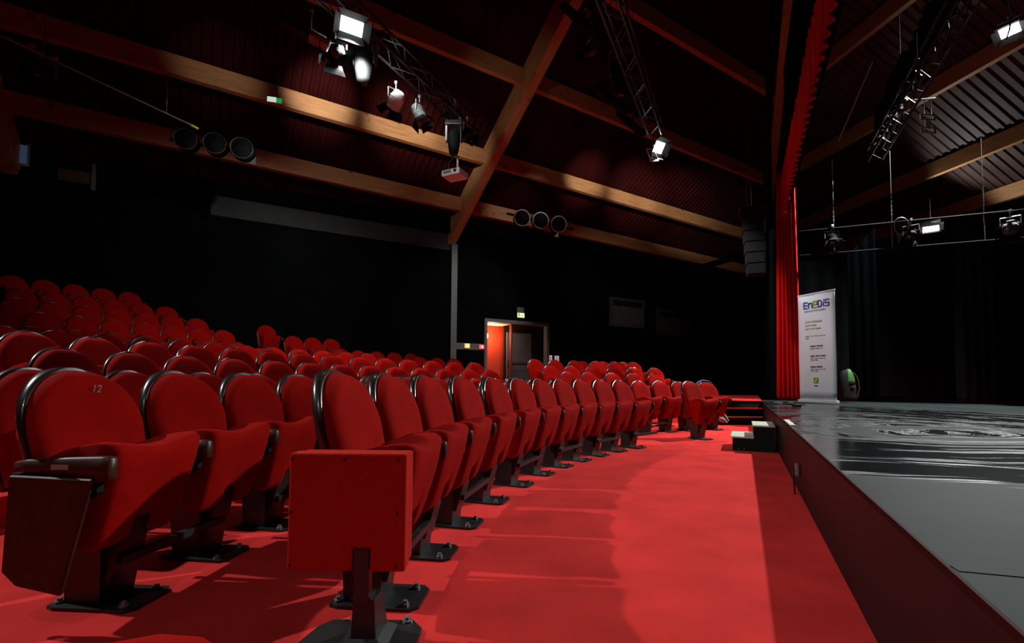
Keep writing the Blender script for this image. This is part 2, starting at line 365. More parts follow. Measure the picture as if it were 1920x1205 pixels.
bar = dpart('panic_bar', kmid+.12, kd1-.5, onwall(990, 680, -.5).z-.03, onwall(990, 680, -.5).z+.03, .06, m_chrome, -.42, lf)
dpart('lock_case', kmid+.09, kmid+.2, onwall(965, 683, -.5).z-.12, onwall(965, 683, -.5).z+.16, .1, m_black, -.44, lf)
dpart('kick_panel', kmid+.08, kd1-.46, fz+.02, onwall(990, 690, -.5).z-.06, .02, mat('darker_grey', (.08, .088, .086), .5), -.47, lf)
pl = onwall(911, 629, -.55)
sc = thing('wall_lamp', 'small glowing lamp on the red corridor wall seen through the open door', 'lamp', pl)
bm = nb(); lathe(bm, [(.0, -.10), (.07, -.09), (.085, 0), (.07, .08), (0, .09)], 12); link('lamp_shade', bm, mat('warm_lamp', (1, .8, .5), .5, emit=(1, .62, .3), es=12), sc, True)
bm = nb(); box(bm, (.03, -.0, 0), (.02, .2, .06)); link('bracket', bm, m_black, sc)
pl_ = bpy.data.lights.new('corridor_light', 'POINT'); pl_.energy = 26; pl_.color = (1, .62, .35); pl_.shadow_soft_size = .06
po = bpy.data.objects.new('corridor_light', pl_); COL.objects.link(po); po.location = pl+wn*.1+V(.12, 0, 0)
po2 = bpy.data.objects.new('corridor_light', pl_.copy()); po2.data.energy = 30; COL.objects.link(po2); po2.location = onwall(925, 612, -.5)+V(0, 0, -.35)

# windows / projection hatches in the right part of the back wall
def hatch(n, u0, v0, u1, v1, lum):
    a = onwall(u0, v0, .05); b_ = onwall(u1, v1, .05); k0, k1 = k_(a), k_(b_); zt = (onwall(u0, v0, .05).z+onwall(u1, v0+6, .05).z)/2; zb = (onwall(u0, v1-5, .05).z+b_.z)/2
    r = bpy.data.objects.new('window_%d' % n, None); COL.objects.link(r); r['kind'] = 'structure'; r.location = a
    def pt(name, k0, k1, z0, z1, t, m, off):
        o = wallbox(name, k0, k1, z0, z1, t, m, off, None); o.data.transform(Matrix.Translation(-r.location)); o.parent = r; return o
    mf = mat('hatch_frame', (.030*lum, .031*lum, .031*lum), .6); mp_ = mat('hatch_panel', (.05*lum, .051*lum, .045*lum), .5)
    w_ = .12
    pt('window_frame', k0, k1, zt-w_, zt, .1, mf, .08); pt('window_frame', k0, k1, zb, zb+w_, .1, mf, .08)
    pt('window_frame', k0, k0+w_, zb+w_, zt-w_, .1, mf, .08); pt('window_frame', k1-w_, k1, zb+w_, zt-w_, .1, mf, .08)
    pt('blind_box', k0+w_, k1-w_, zt-w_-.22, zt-w_, .05, m_blackm, .05)
    pt('window_panel', k0+w_, k1-w_, zb+w_, zt-w_-.22, .03, mp_, .03)
    pt('handle', (k0+k1)/2-.2, (k0+k1)/2, zt-w_-.34, zt-w_-.28, .05, m_chrome, .07)
    if n == 1: pt('handle', (k0+k1)/2-.15, (k0+k1)/2+.1, zb+.05, zb+.1, .05, m_chrome, .11)
hatch(1, 1144, 557, 1208, 616, 1.0); hatch(2, 1231, 579, 1298, 633, .7)

# ================================================================== ROOF
d = V(sin(radians(57.5)), cos(radians(57.5)), 0); n = V(d.y, -d.x, 0); K = .62
Pw = onwall(848, 455); Pp = Pw+V(0, 0, .30)
def hipxy(s): q = (s-2.71)/(8.69-2.71); return V(12.16+(7.58-12.16)*q, 22.82+(12.82-22.82)*q, 0)
d3 = V(sin(radians(170)), cos(radians(170)), 0); n3 = V(d3.y, -d3.x, 0)                      # points up the slope, towards the apex
O3 = hipxy(2.5)
def roof1(s, t, dz=0): p = V(Pp.x, Pp.y, 0)+n*s+d*t; p.z = Pp.z+K*s+dz; return p
def t_hip1(s): return (hipxy(s)-V(Pp.x, Pp.y, 0)).dot(d)
def roof3(s, t, dz=0): p = O3+n3*(s-2.5)+d3*t; p.z = Pp.z+K*s+dz; return p
def t_hip3(s): return (hipxy(s)-O3).dot(d3)
def beam(name, a, b_, depth, width, m, label=None, group=None, kind='structure'):      # a, b: middle of the lower face; the solid's top is depth higher
    L = (b_-a).length; x = (b_-a).normalized(); y = V(0, 0, 1).cross(x).normalized(); z = x.cross(y)
    bm = nb(); mx = Matrix((x, y, z)).transposed()
    for q in range(1):
        v0 = []
        for xx in (0, L):
            for yy, zz in ((-width/2, 0), (width/2, 0), (width/2, depth), (-width/2, depth)):
                v0.append(bm.verts.new(V(xx, yy, zz)))
        for f in ((0, 1, 2, 3), (7, 6, 5, 4), (0, 4, 5, 1), (1, 5, 6, 2), (2, 6, 7, 3), (3, 7, 4, 0)): bm.faces.new([v0[i] for i in f])
    o = link(name, bm, m); o.matrix_world = Matrix.Translation(a) @ mx.to_4x4()
    o['kind'] = kind
    return o
SP = (.88, 2.5, 4.70, 6.92, 9.1)
for s in SP:
    beam('purlin', roof1(s, -13), roof1(s, -.14), .46, .16, m_wood)
    beam('purlin', roof1(s, .14), roof1(s, t_hip1(s)-.15), .46, .16, m_wood)
    beam('purlin', roof3(s, t_hip3(s)+.15), roof3(s, 19), .46, .16, m_wood)
# rafters: one in the slope above the column, one along the hip, one at the left
beam('rafter', roof1(-.25, 0, -.30), roof1(10.5, 0, -.30), .82, .28, m_wood)
beam('rafter', roof1(-.25, -11.3, -.30), roof1(10.5, -11.3, -.30), .82, .28, m_wood)
ha, hb = hipxy(-.3), hipxy(9.6); ha.z = Pp.z+K*-.3-.2; hb.z = Pp.z+K*9.6-.2
beam('rafter', ha, hb, .75, .26, m_wood)
# ribbed metal deck: one folded sheet per slope
def deck(name, rf, ta, tb, tmin, tmax, smax, m, pitch=.24):
    bm = nb(); t = tmin; prof = []
    while t < tmax:
        prof += [(t, 0), (t+pitch*.50, 0), (t+pitch*.62, -.055), (t+pitch*.88, -.055)]; t += pitch
    A = []; B = []
    for tt, dz in prof:
        s0, s1 = ta(tt), tb(tt)
        s0 = max(-1.2, s0); s1 = min(smax, s1)
        if s1 <= s0: A.append(None); B.append(None); continue
        A.append(bm.verts.new(rf(s0, tt, .56+dz))); B.append(bm.verts.new(rf(s1, tt, .56+dz)))
    for i in range(len(A)-1):
        if A[i] and A[i+1]: bm.faces.new((A[i], A[i+1], B[i+1], B[i]))
    return tag(link(name, bm, m), kind='structure')
def s_of_t(rt, t):        # the s at which the hip crosses this t
    lo, hi = -6.0, 14.0; flo = rt(lo)-t
    for _ in range(40):
        mid = (lo+hi)/2
        if (rt(mid)-t)*flo > 0: lo = mid
        else: hi = mid
    return lo
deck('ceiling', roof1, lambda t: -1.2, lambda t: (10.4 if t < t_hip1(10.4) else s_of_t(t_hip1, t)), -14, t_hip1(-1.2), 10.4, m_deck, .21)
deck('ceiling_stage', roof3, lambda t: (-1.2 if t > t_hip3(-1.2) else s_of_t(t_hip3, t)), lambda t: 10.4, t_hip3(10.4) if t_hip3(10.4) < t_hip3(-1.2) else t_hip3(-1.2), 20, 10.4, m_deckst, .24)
# dark upper cap so the room stays closed above the frame
bm = nb(); zc = Pp.z+K*10.4+.4; q = [bm.verts.new(p) for p in ((-24, -10, zc), (26, -10, zc), (26, 16, zc), (-24, 16, zc))]; bm.faces.new(q); tag(link('ceiling_upper', bm, m_deck), kind='structure')

# ================================================================== SEATS
# local frame: x to the sitter's right, y forwards, z up, origin on the floor under the top of the backrest
def back_y(z): return .15*(1-z)/.62
def half_w(z, z0, zt, zs, w0, w1):       # straight sides to zs, then an elliptic arch
    if z <= zs: return w0+(w1-w0)*(z-z0)/(zs-z0)
    q = min(1, (z-zs)/(zt-zs)); return w1*sqrt(max(0, 1-q*q))
def shell_mesh():
    bm = nb(); z0, zt, zs = .34, 1.0, .74; N = 26; rings = []
    pts = []
    for i in range(N+1):
        if i <= 8: z = z0+(zs-z0)*i/8
        else: z = zs+(zt-zs)*sin((i-8)/(N-8)*pi/2)
        hw = max(.012, half_w(z, z0, zt, zs, .235, .267)) if i < N else .012
        ring = []
        for a in (-1, -.96, -.6, -.25, .25, .6, .96, 1):
            ring.append(V(a*hw, back_y(z)+.5*(a*hw)**2+(.018 if abs(a) == 1 else .026), z))
        for a in (1, .96, .6, .25, -.25, -.6, -.96, -1):
            ring.append(V(a*hw, back_y(z)+.5*(a*hw)**2-(.0 if abs(a) == 1 else .006)-.012*(abs(a) < 1), z))
        rings.append(ring)
    loft(bm, rings)
    return bm
def pad_mesh():
    bm = nb(); z0, zt, zs = .36, .988, .735; N = 24
    A = [-1, -.985, -.93, -.8, -.55, -.25, 0, .25, .55, .8, .93, .985, 1]
    rings = []
    for i in range(N+1):
        if i <= 8: z = z0+(zs-z0)*i/8
        else: z = zs+(zt-zs)*sin((i-8)/(N-8)*pi/2)
        hw = half_w(z, z0, zt, zs, .228, .257); last = i == N
        q = (zt-z)/.07; ez = sqrt(max(0, 1-(1-min(1, q))**2)) if z > zs else 1
        ezb = sqrt(max(0, 1-(1-min(1, (z-z0+.004)/.03))**2))
        ring = []
        for a in A:
            x = a*max(hw, .01)
            ex = sqrt(max(0, 1-((abs(a)-.8)/.2)**2)) if abs(a) > .8 else 1
            th = .068*ex*ez*ezb+.010*(1-abs(a))*ez*(1 if z < .9 else .5)
            # lumbar swell low down
            th += .018*math.exp(-((z-.52)/.12)**2)*(1-a*a)
            ring.append(V(x, back_y(z)+.5*(a*hw)**2+.022+th, z))
        ring2 = [V(a*max(hw, .01), back_y(z)+.5*(a*hw)**2+.022, z) for a in A[::-1]]
        rings.append(ring+ring2[1:-1])
    loft(bm, rings)
    return bm
def cushion_mesh():
    bm = nb()
    # folded-up seat: closed outline in (y, z); the front is the seat's underside
    prof = [(.12, .635), (.17, .655), (.24, .672), (.31, .684), (.355, .682), (.378, .668), (.384, .645), (.372, .58), (.350, .49), (.325, .40), (.300, .325), (.280, .285), (.250, .262), (.215, .262), (.19, .285), (.165, .34), (.135, .46), (.115, .57)]
    prof = [(y*1.06+.075, z) for y, z in prof]; cy = .335; cz = .47; rings = []
    X = [-1, -.99, -.95, -.86, -.6, -.38, -.27, -.26, 0, .26, .27, .38, .6, .86, .95, .99, 1]
    for a in X:
        ex = sqrt(max(0, 1-((abs(a)-.86)/.14)**2)) if abs(a) > .86 else 1
        ring = []
        for (y, z) in prof:
            hw = .192+.044*(z-.26)/.42
            zz = z+.012*math.cos(a*pi)*(z > .6)*-1 + (0.010 if z > .6 else 0)*a*a
            yy = y
            if abs(a) < .265 and z < .36 and y > .27: zz = z+.10*(1-(z-.26)/.1*.75); yy = y+.0 if z > .3 else y+.018
            k = 1-.028/.12*(1-ex)
            yy = cy+(yy-cy)*k; zz = cz+(zz-cz)*(1-.05*(1-ex))
            ring.append(V(a*hw, yy, zz))
        rings.append(ring)
    loft(bm, rings)
    return bm
def pedestal_mesh():
    bm = nb()
    prism(bm, [(-.078, .13), (.078, .13), (.085, .29), (-.085, .29)], .012, .30, [(-.108, .13), (.108, .13), (.115, .315), (-.115, .315)])
    # forward bracket that carries the tilting seat
    prism(bm, [(-.075, .29), (.075, .29), (.07, .315), (-.07, .315)], .10, .30, [(-.075, .29), (.075, .29), (.065, .368), (-.065, .368)])
    prism(bm, [(-.065, .24), (.065, .24), (.065, .368), (-.065, .368)], .30, .37, [(-.045, .27), (.045, .27), (.042, .385), (-.042, .385)])
    return bm
def plate_mesh():
    bm = nb(); prism(bm, [(-.105, .08), (.105, .08), (.12, .12), (.12, .43), (.085, .46), (-.085, .46), (-.12, .43), (-.12, .12)], .0, .014)
    return bm
def bolts_mesh(spots):
    bm = nb()
    for x, y in spots: tube(bm, (x, y, .014), (x, y, .022), .018, 8); tube(bm, (x, y, .02), (x, y, .034), .011, 6)
    return bm
def arm_mesh(x=.2725):
    bm = nb(); rings = []
    for y, w_, zt, zb in ((.10, .019, .630, .600), (.15, .024, .640, .592), (.30, .026, .650, .586), (.455, .027, .656, .560), (.480, .026, .655, .566), (.490, .020, .648, .58)):
        rings.append([V(x-w_, y, zb), V(x+w_, y, zb), V(x+w_*1.0, y, (zt+zb)/2), V(x+w_*.8, y, zt-.004), V(x+w_*.4, y, zt), V(x-w_*.4, y, zt), V(x-w_*.8, y, zt-.004), V(x-w_, y, (zt+zb)/2)])
    loft(bm, rings); return bm
def arm_support_mesh(x=.2725):
    bm = nb(); A = [(.08, .36), (.16, .33), (.30, .42), (.44, .52), (.44, .585), (.08, .585)]
    a = [bm.verts.new((x-.014, y, z)) for y, z in A]; b_ = [bm.verts.new((x+.014, y, z)) for y, z in A]
    bm.faces.new(a[::-1]); bm.faces.new(b_)
    for i in range(len(A)): bm.faces.new((a[i], a[(i+1) % len(A)], b_[(i+1) % len(A)], b_[i]))
    return bm
def make_seat(name, label, arms=(-1,), bar=False, near=True):
    t = thing(name, label, 'seat')
    pd = link('backrest_pad', pad_mesh(), m_velvet, t, True)
    link('backrest_shell', shell_mesh(), m_shell, t, True)
    link('seat_cushion', cushion_mesh(), m_velvet, t, True)
    link('pedestal', pedestal_mesh(), m_black, t)
    pt = link('base_plate', plate_mesh(), m_black, t)
    if near:
        for sp_ in ((-.075, .105), (.075, .105), (-.085, .40), (.085, .40)): link('bolt', bolts_mesh([sp_]), m_grey, pt)
    for s_ in arms:
        link('armrest', arm_mesh(.2725*s_), m_arm, t, True); link('arm_support', arm_support_mesh(.2725*s_), m_blackm, t)
    if bar:
        bm = nb(); box(bm, (-.2725, .345, .185), (.64, .035, .035)); link('link_bar', bm, m_black, t)
    return t
for _m in ('velvet',): pass
proto = make_seat('theatre_seat', 'prototype', bar=False)
proto_bar = make_seat('theatre_seat', 'prototype', bar=True)
proto_far = make_seat('theatre_seat', 'prototype', near=False)
protos = [proto, proto_bar, proto_far]
ORD = ['first', 'second', 'third', 'fourth', 'fifth', 'sixth', 'seventh', 'eighth', 'ninth', 'tenth', 'eleventh', 'twelfth', 'thirteenth', 'fourteenth', 'fifteenth', 'sixteenth', 'seventeenth', 'eighteenth', 'nineteenth', 'twentieth']
def seat_at(p, ang_deg, z, R, label, group, turn=0, off=(0, 0)):
    a = radians(ang_deg); R += .06; pos = V(C.x+R*cos(a), C.y+R*sin(a), z)
    f = V(-cos(a), -sin(a), 0); rz = atan2(-f.x, f.y)+radians(turn)
    return dup(p, pos, rz, label, group)
def relax(A, R, mn=.540):
    A = list(A); g = degrees(mn/(R+.06))
    for _ in range(400):
        for i in range(len(A)-1):
            dd = A[i]-A[i+1]
            if dd < g: q_ = (g-dd)/2; A[i] += q_; A[i+1] -= q_
    return A
def steps(a0, a1, R, sp=.545):
    st_ = degrees(sp/R); k = max(1, round((a0-a1)/st_)); return [a0-(a0-a1)*i/k for i in range(k+1)]
# (row word, radius of the backrest tops, floor height, angles from the left end to the right end)
MAIN = [
 ('front row', 8.2, 0, [175.3, 171.2, 167.1, 162.4, 157.6, 153.4, 149.3, 145.7, 141.9, 138.3, 135.2]),
 ('second row', 9.35, 0, [176.1, 172.6, 169.2, 166.0]+steps(162.7, 135.5, 9.35)),
 ('third row', 10.25, 0.015, [179.4, 176.1, 172.8, 169.4]+steps(165.9, 135, 10.25)),
 ('fourth row', 11.2, ZA, [176.4, 173.6, 170.8, 168.0, 165.4, 162.7, 159.8, 156.8, 154.0, 151.4, 148.8, 146.0, 143.1, 140.2, 137.1, 134.5]),
 ('fifth row', 12.1, ZB, [171.8, 169.2, 166.5, 163.9, 161.3, 158.7, 156.2, 153.8, 151.2, 148.6, 145.9, 143.3, 140.8, 138.0, 135.3, 132.7]),
 ('sixth row', 14.3, ZD, [164.6, 162.2, 160.2, 157.8, 155.6, 153.3, 151.2, 149.0, 146.9, 145.0, 143.1, 141.1, 139.0]),
 ('seventh row', 15.3, .63, [160.6, 158.5]+steps(156.4, 146, 15.3)+[129.9, 128.4, 126.9]),
 ('eighth row', 16.2, .78, [160.0, 158.0, 155.9, 153.9, 152.0, 150.0, 148.0, 146.1, 136.8, 135.0, 133.5, 131.8, 130.2]),
 ('ninth row', 17.6, 1.17, [157.6, 155.7, 153.8, 152.0, 150.1, 148.4, 146.7, 145.1, 139.2, 137.6, 135.8]),
 ('tenth row', 18.4, 1.48, [157.0, 155.6, 154.0, 152.6, 151.0, 149.3, 147.7, 146.2, 140.5]),
 ('eleventh row', 19.4, 1.82, [156.0, 154.4, 153.0, 151.5, 149.9, 148.4, 147.0]),
 ('back row', 20.3, 2.2, [155.4, 154.1, 152.7, 151.2, 149.7, 148.3]),
]
for ri, (rw, R, z, A) in enumerate(MAIN):
    A = relax(A, R)
    def inframe(a):
        x_, y_ = C.x+(R+.06)*cos(radians(a)), C.y+(R+.06)*sin(radians(a)); return y_ > .3 and CX+F*(x_/y_) > -40
    A = [a for a in A if inframe(a)]
    for i, a in enumerate(A):
        if ri == 0: p = proto_bar if i % 2 == 0 else proto
        elif ri == 1: p = proto_bar if i % 2 == 0 else proto
        elif ri < 4: p = proto
        else: p = proto_far
        if ri == 1 and i == 0: continue
        o = seat_at(p, a, z, R, 'red folding seat, %s from the left in the %s of the main block' % (ORD[i], rw), 'red seats of the main block')
        if ri == 0 and i == 0: o['label'] = 'tall red folding seat directly behind the square boxed panel, front row'
        if ri == 9 and i == len(A)-1: o['label'] = 'lone red folding seat right of the stairs, standing highest there against black wall'
RIGHT = [
 ('second row', 9.35, 0, [121.7, 118.1, 115.0, 110.4]),
 ('third row', 10.25, .015, [122.6, 119.6, 116.6, 113.4]),
 ('fourth row', 11.2, ZA, [123.3, 120.1, 116.5, 113.2, 109.9]),
 ('fifth row', 12.1, ZB, [122.3, 119.3, 116.2, 113.0, 110.0, 106.9]),
 ('sixth row', 13.0, ZC, [121.5, 118.7, 115.9, 112.8, 110.1, 107.4]),
 ('back row', 13.9, .61, [112.4, 109.4, 106.6]),
]
for ri, (rw, R, z, A) in enumerate(RIGHT):
    A = relax(A, R)
    for i, a in enumerate(A):
        p = (proto_bar if i == 0 else proto) if ri == 0 else proto_far
        seat_at(p, a, z, R, 'red folding seat in the block right of the doorway, %s, %s from its left' % (rw, ORD[i]), 'red seats right of the doorway')
seat_at(proto, 121.2, 0, 8.2, 'red folding seat standing alone in front, nearest to the small white-topped steps', 'red seats right of the doorway')
for p in protos:
    for c_ in list(p.children):
        for g in list(c_.children): bpy.data.objects.remove(g)
        bpy.data.objects.remove(c_)
    bpy.data.objects.remove(p)
# the end seat of the second row: a varnished arm with a hanging wooden side panel, and the number 12
es = make_seat('theatre_seat', 'large red seat numbered 12 with hanging wooden side panel, left foreground', arms=(-1, 1), bar=True)
a_ = radians(176.1); es.location = (C.x+9.41*cos(a_), C.y+9.41*sin(a_), 0); f_ = V(-cos(a_), -sin(a_), 0); es.rotation_euler = (0, 0, atan2(-f_.x, f_.y))
es['group'] = 'red seats of the main block'
bm = nb(); A = [(.10, .583), (.44, .575), (.33, .14), (.15, .17), (.09, .22)]
a = [bm.verts.new((.272, y, z)) for y, z in A]; b_ = [bm.verts.new((.294, y, z)) for y, z in A]
bm.faces.new(a[::-1]); bm.faces.new(b_)
for i in range(len(A)): bm.faces.new((a[i], a[(i+1) % len(A)], b_[(i+1) % len(A)], b_[i]))
bmesh.ops.bevel(bm, geom=bm.edges[:], offset=.006, segments=1, affect='EDGES')
sp_ = link('side_panel', bm, m_arm, es); sp_['label'] = 'dark varnished wooden side panel'
m_num = mat('number_paint', (.30, .22, .19), .5)
def number_on(seat, s, size=.05, z=.905, x=-.02):
    th = .022+.068+.014
    mx = Matrix.Translation((x, back_y(z)+th+.005, z)) @ Matrix.Rotation(pi, 4, 'Z') @ Matrix.Rotation(pi/2+.24, 4, 'X')
    return text_obj('seat_number', s, size, m_num, seat, mx, .0008)
number_on(es, '12')
for ch in es.children:
    if ch.name.startswith(('armrest', 'arm_support')) and ch.data.vertices[0].co.x > 0: ch.data.transform(Matrix.Translation((-.015, 0, 0)))
bm = nb(); box(bm, (.2860, .30, .615), (.002, .07, .018)); nt_ = link('row_tag', bm, m_num, es)
# seat of the next block, only its front corner in the frame at the bottom edge
ns = make_seat('theatre_seat', 'edge of a red seat with dark wooden arm at the bottom of the photo', arms=(-1,))
ns.location = (-.745, .262, 0); ns.rotation_euler = (0, 0, -pi/2-.02); ns['group'] = 'red seats of the main block'

# boxed end panel of the front row on its own post
ep = thing('aisle_end_panel', 'square red upholstered box panel on a black post ending the front row', 'panel', (-.55, 1.82, 0))
def rel(o): o.data.transform(Matrix.Translation(-ep.location)); o.parent = ep; return o
def panel(name, x0, x1, z0, z1, y0, y1, notch, m):
    bm = nb(); nx0, nx1, nz = notch
    pts = [(x0, z0), (nx0, z0), (nx0, nz), (nx1, nz), (nx1, z0-.002), (x1, z0-.002), (x1, z1), (x0, z1)]
    a = [bm.verts.new((x, y0, z)) for x, z in pts]; b_ = [bm.verts.new((x, y1, z)) for x, z in pts]
    bm.faces.new(a); bm.faces.new(b_[::-1])
    for i in range(8): bm.faces.new((a[i], b_[i], b_[(i+1) % 8], a[(i+1) % 8]))
    bmesh.ops.recalc_face_normals(bm, faces=bm.faces[:])
    bmesh.ops.bevel(bm, geom=[e_ for e_ in bm.edges if abs(e_.verts[0].co.y-y0) < 1e-5 or abs(e_.verts[1].co.y-y0) < 1e-5], offset=.009, segments=3, profile=.5, affect='EDGES')
    return rel(link(name, bm, m))
XL, XR, ZT_, ZB_ = -.795, -.375, .690, .276
op = panel('outer_box', XL, XR, ZB_, ZT_, 1.735, 1.80, (-.562, -.500, ZB_+.08), m_boxfab)
panel('inner_box', XL+.01, XR-.002, ZB_+.01, ZT_-.004, 1.812, 1.86, (-.562, -.500, ZB_+.09), m_boxfab)
for x in (XL+.012, (XL+XR)/2-.01, XR-.03):
    for z in (ZB_+.02, (ZB_+ZT_)/2, ZT_-.02):
        if abs(x-(XL+XR)/2+.01) < .01 and z < ZT_-.05: continue
        bm = nb(); tube(bm, (x, 1.737, z), (x, 1.731, z), .005, 8); s_ = link('screw', bm, m_black); s_.data.transform(Matrix.Translation(-ep.location)); s_.parent = op
bm = nb(); box(bm, (-.531, 1.765, .26), (.055, .05, .20), bevel=.004); rel(link('post', bm, m_black))
bm = nb(); box(bm, (-.531, 1.775, .178), (.07, .066, .014), bevel=.003); rel(link('collar', bm, m_black))
bm = nb(); prism(bm, [(-.565, 1.745), (-.475, 1.745), (-.465, 1.87), (-.565, 1.87)], .03, .172, [(-.56, 1.752), (-.485, 1.752), (-.48, 1.84), (-.56, 1.84)]); rel(link('sleeve', bm, m_black))
bm = nb(); prism(bm, [(-.78, 1.66), (-.72, 1.58), (-.42, 1.58), (-.335, 1.72), (-.335, 1.87), (-.38, 1.93), (-.69, 1.93), (-.73, 1.88)], .0, .016)
prism(bm, [(-.61, 1.70), (-.43, 1.70), (-.43, 1.90), (-.61, 1.90)], .014, .04, [(-.57, 1.74), (-.47, 1.74), (-.47, 1.87), (-.57, 1.87)])
bp_ = rel(link('base_plate', bm, m_black))
for x, y in ((-.625, 1.67), (-.40, 1.70), (-.40, 1.92), (-.61, 1.94)):
    bm = nb(); tube(bm, (x, y, .014), (x, y, .022), .02, 10); tube(bm, (x, y, .02), (x, y, .034), .011, 6); b1 = link('bolt', bm, m_grey); b1.data.transform(Matrix.Translation(-ep.location)); b1.parent = bp_
bm = nb(); tube(bm, (-.72, 1.79, ZB_), (-.72, 1.79, ZB_-.014), .012, 8); rel(link('stud', bm, m_black))
# ================================================================== STAGE DRESSING
# red leg curtain gathered at the far end of the stage opening
def pleated(name, a, b_, z0, z1, folds, amp, m, top=1.0, jit=.3, parent=None, slant=0, seed=3):
    rnd = random.Random(seed); bm = nb(); N = folds*6; ab = b_-a; L = ab.length; x = ab.normalized(); y = V(-x.y, x.x, 0); c_ = (a+b_)/2
    amps = [amp*(1+rnd.uniform(-jit, jit)) for _ in range(folds+1)]
    rows = []
    for j, fz_ in enumerate((0, .02, .25, .5, .75, .95, 1)):
        row = []
        for i in range(N+1):
            q = i/N; w_ = 1+(top-1)*fz_
            off = sin(q*folds*2*pi+.25*sin(fz_*4+q*9))*amps[int(q*folds)]*(1-.25*fz_)
            p = c_+x*((q-.5)*L*w_)+y*off
            zt = z1-slant*(q if slant > 0 else -(1-q)*-1*-1 if False else 0)*1.0
            if slant < 0: zt = z1+slant*(1-q)
            if slant > 0: zt = z1-slant*q
            row.append(bm.verts.new((p.x, p.y, z0+(zt-z0)*fz_)))
        rows.append(row)
    for r0, r1 in zip(rows[:-1], rows[1:]):
        for i in range(N): bm.faces.new((r0[i], r0[i+1], r1[i+1], r1[i]))
    o = link(name, bm, m, parent, True); md = o.modifiers.new('thickness', 'SOLIDIFY'); md.thickness = .006
    return o
tag(pleated('stage_curtain', V(6.98, 12.68, 0), V(7.42, 12.28, 0), ST+.01, 6.6, 6, .085, m_curtain, .72), 'tall bright red pleated curtain hanging at the far side of the stage opening', 'curtain')
pv = V(7.05, 12.75, 0)+mst*.2
hz = at_plane(1493, 318, pv, mst).z; hz2 = at_plane(1553, 40, pv, mst).z; VZ = (hz+hz2)/2
va = pleated('curtain_valance', pv-e*11, pv+e*.2, VZ, VZ+1.05, 44, .05, m_curtain, 1.0, .3, seed=5)
tag(va, 'red pleated valance running overhead along the stage opening above the red curtain', 'curtain')
# black masking flat between valance and rafter, and an added sheet behind the valance that blocks stage light
bm = nb(); q0 = pv-e*11-mst*.35; q1 = pv+e*.3-mst*.35
prism(bm, [q0, q1, q1+mst*.02, q0+mst*.02], VZ+2.0, VZ+4.2); tag(link('trim_3', bm, m_drape), kind='structure')
bm = nb(); q0 = pv-e*13+mst*.10; q1 = pv+e*.3+mst*.10
prism(bm, [q0, q1, q1+mst*.02, q0+mst*.02], VZ+.12, VZ+4.2); tag(link('light_block', bm, m_drape), kind='structure')
# black cloth at the far side of the stage, hung clear of the floor
BA, BB = V(8.1, 14.5, 0), V(24, 6.9, 0)
tag(pleated('stage_backdrop', BA, BB, ST+.055, 4.62, 40, .03, m_drape, 1.0, .2, seed=9), 'wide black cloth backdrop along the far side of the stage, gap below', 'curtain')
m_leg = mat('blue_black_leg', (.007, .009, .011), .9, noise=.3, nscale=2, spec=.1)
tag(pleated('leg_drape', V(9.15, 13.0, 0), V(9.75, 12.75, 0), ST+.01, 5.2, 3, .03, mat('deep_black_drape', (.0008, .0009, .001), 1, spec=0), 1.0, .2, slant=-.7), 'narrow black side drape with pointed top, nearer the white banner', 'curtain', 'black side drapes')
tag(pleated('leg_drape', V(11.15, 12.05, 0), V(12.0, 11.85, 0), ST+.01, 5.3, 4, .05, m_leg, 1.0, .2, slant=.8, seed=12), 'blue-black side drape with slanting top at the right of the stage', 'curtain', 'black side drapes')

# roll-up banner
bL, bR = V(6.9, 11.53, 0), V(7.2, 10.63, 0)
bx = (bR-bL).normalized(); bw = (bR-bL).length; bc = (bL+bR)/2
bt = thing('roll_up_banner', 'white roll-up banner with blue and green lettering beside the red curtain', 'banner', (bc.x, bc.y, ST), atan2(bx.y, bx.x))
m_ban = mat('banner_film', (.54, .60, .64), .55, noise=.05, nscale=3)
BH = 2.56
bm = nb(); rows = []
for j in range(13):
    z = .07+(BH-.1)*j/12; rows.append([bm.verts.new((-bw/2+.01+(bw-.02)*i/8, .006*sin(i*1.3+j*.9)*.6, z)) for i in range(9)])
for a, b_ in zip(rows[:-1], rows[1:]):
    for i in range(8): bm.faces.new((a[i], a[i+1], b_[i+1], b_[i]))
o = link('banner_sheet', bm, m_ban, bt, True); o.modifiers.new('t', 'SOLIDIFY').thickness = .002
sheet = o
bm = nb(); box(bm, (0, 0, .035), (bw+.02, .10, .07), bevel=.012); link('base_cassette', bm, mat('silver_rail', (.75, .76, .78), .3, metal=.3), bt)
bm = nb(); box(bm, (0, 0, BH-.015), (bw, .025, .035), bevel=.006); link('top_rail', bm, mat('silver_rail_top', (.75, .76, .78), .3, metal=.3), bt)
bm = nb(); tube(bm, (0, .04, .05), (0, .02, BH-.03), .012, 8); link('support_pole', bm, m_grey, bt)
m_blue = mat('print_blue', (.010, .045, .28), .6); m_green = mat('print_green', (.25, .50, .02), .6); m_dk = mat('print_grey', (.10, .10, .12), .6); m_lg = mat('print_pale_green', (.36, .44, .26), .6)
FM = Matrix.Rotation(pi/2, 4, 'X')
def btxt(nm, t_, x, z, size, m, align='LEFT', sx=1.0): return text_obj(nm, t_, size, m, sheet, Matrix.Translation((x, -.014, z)) @ FM, .0015, align, sx)
x0 = -bw/2+.17
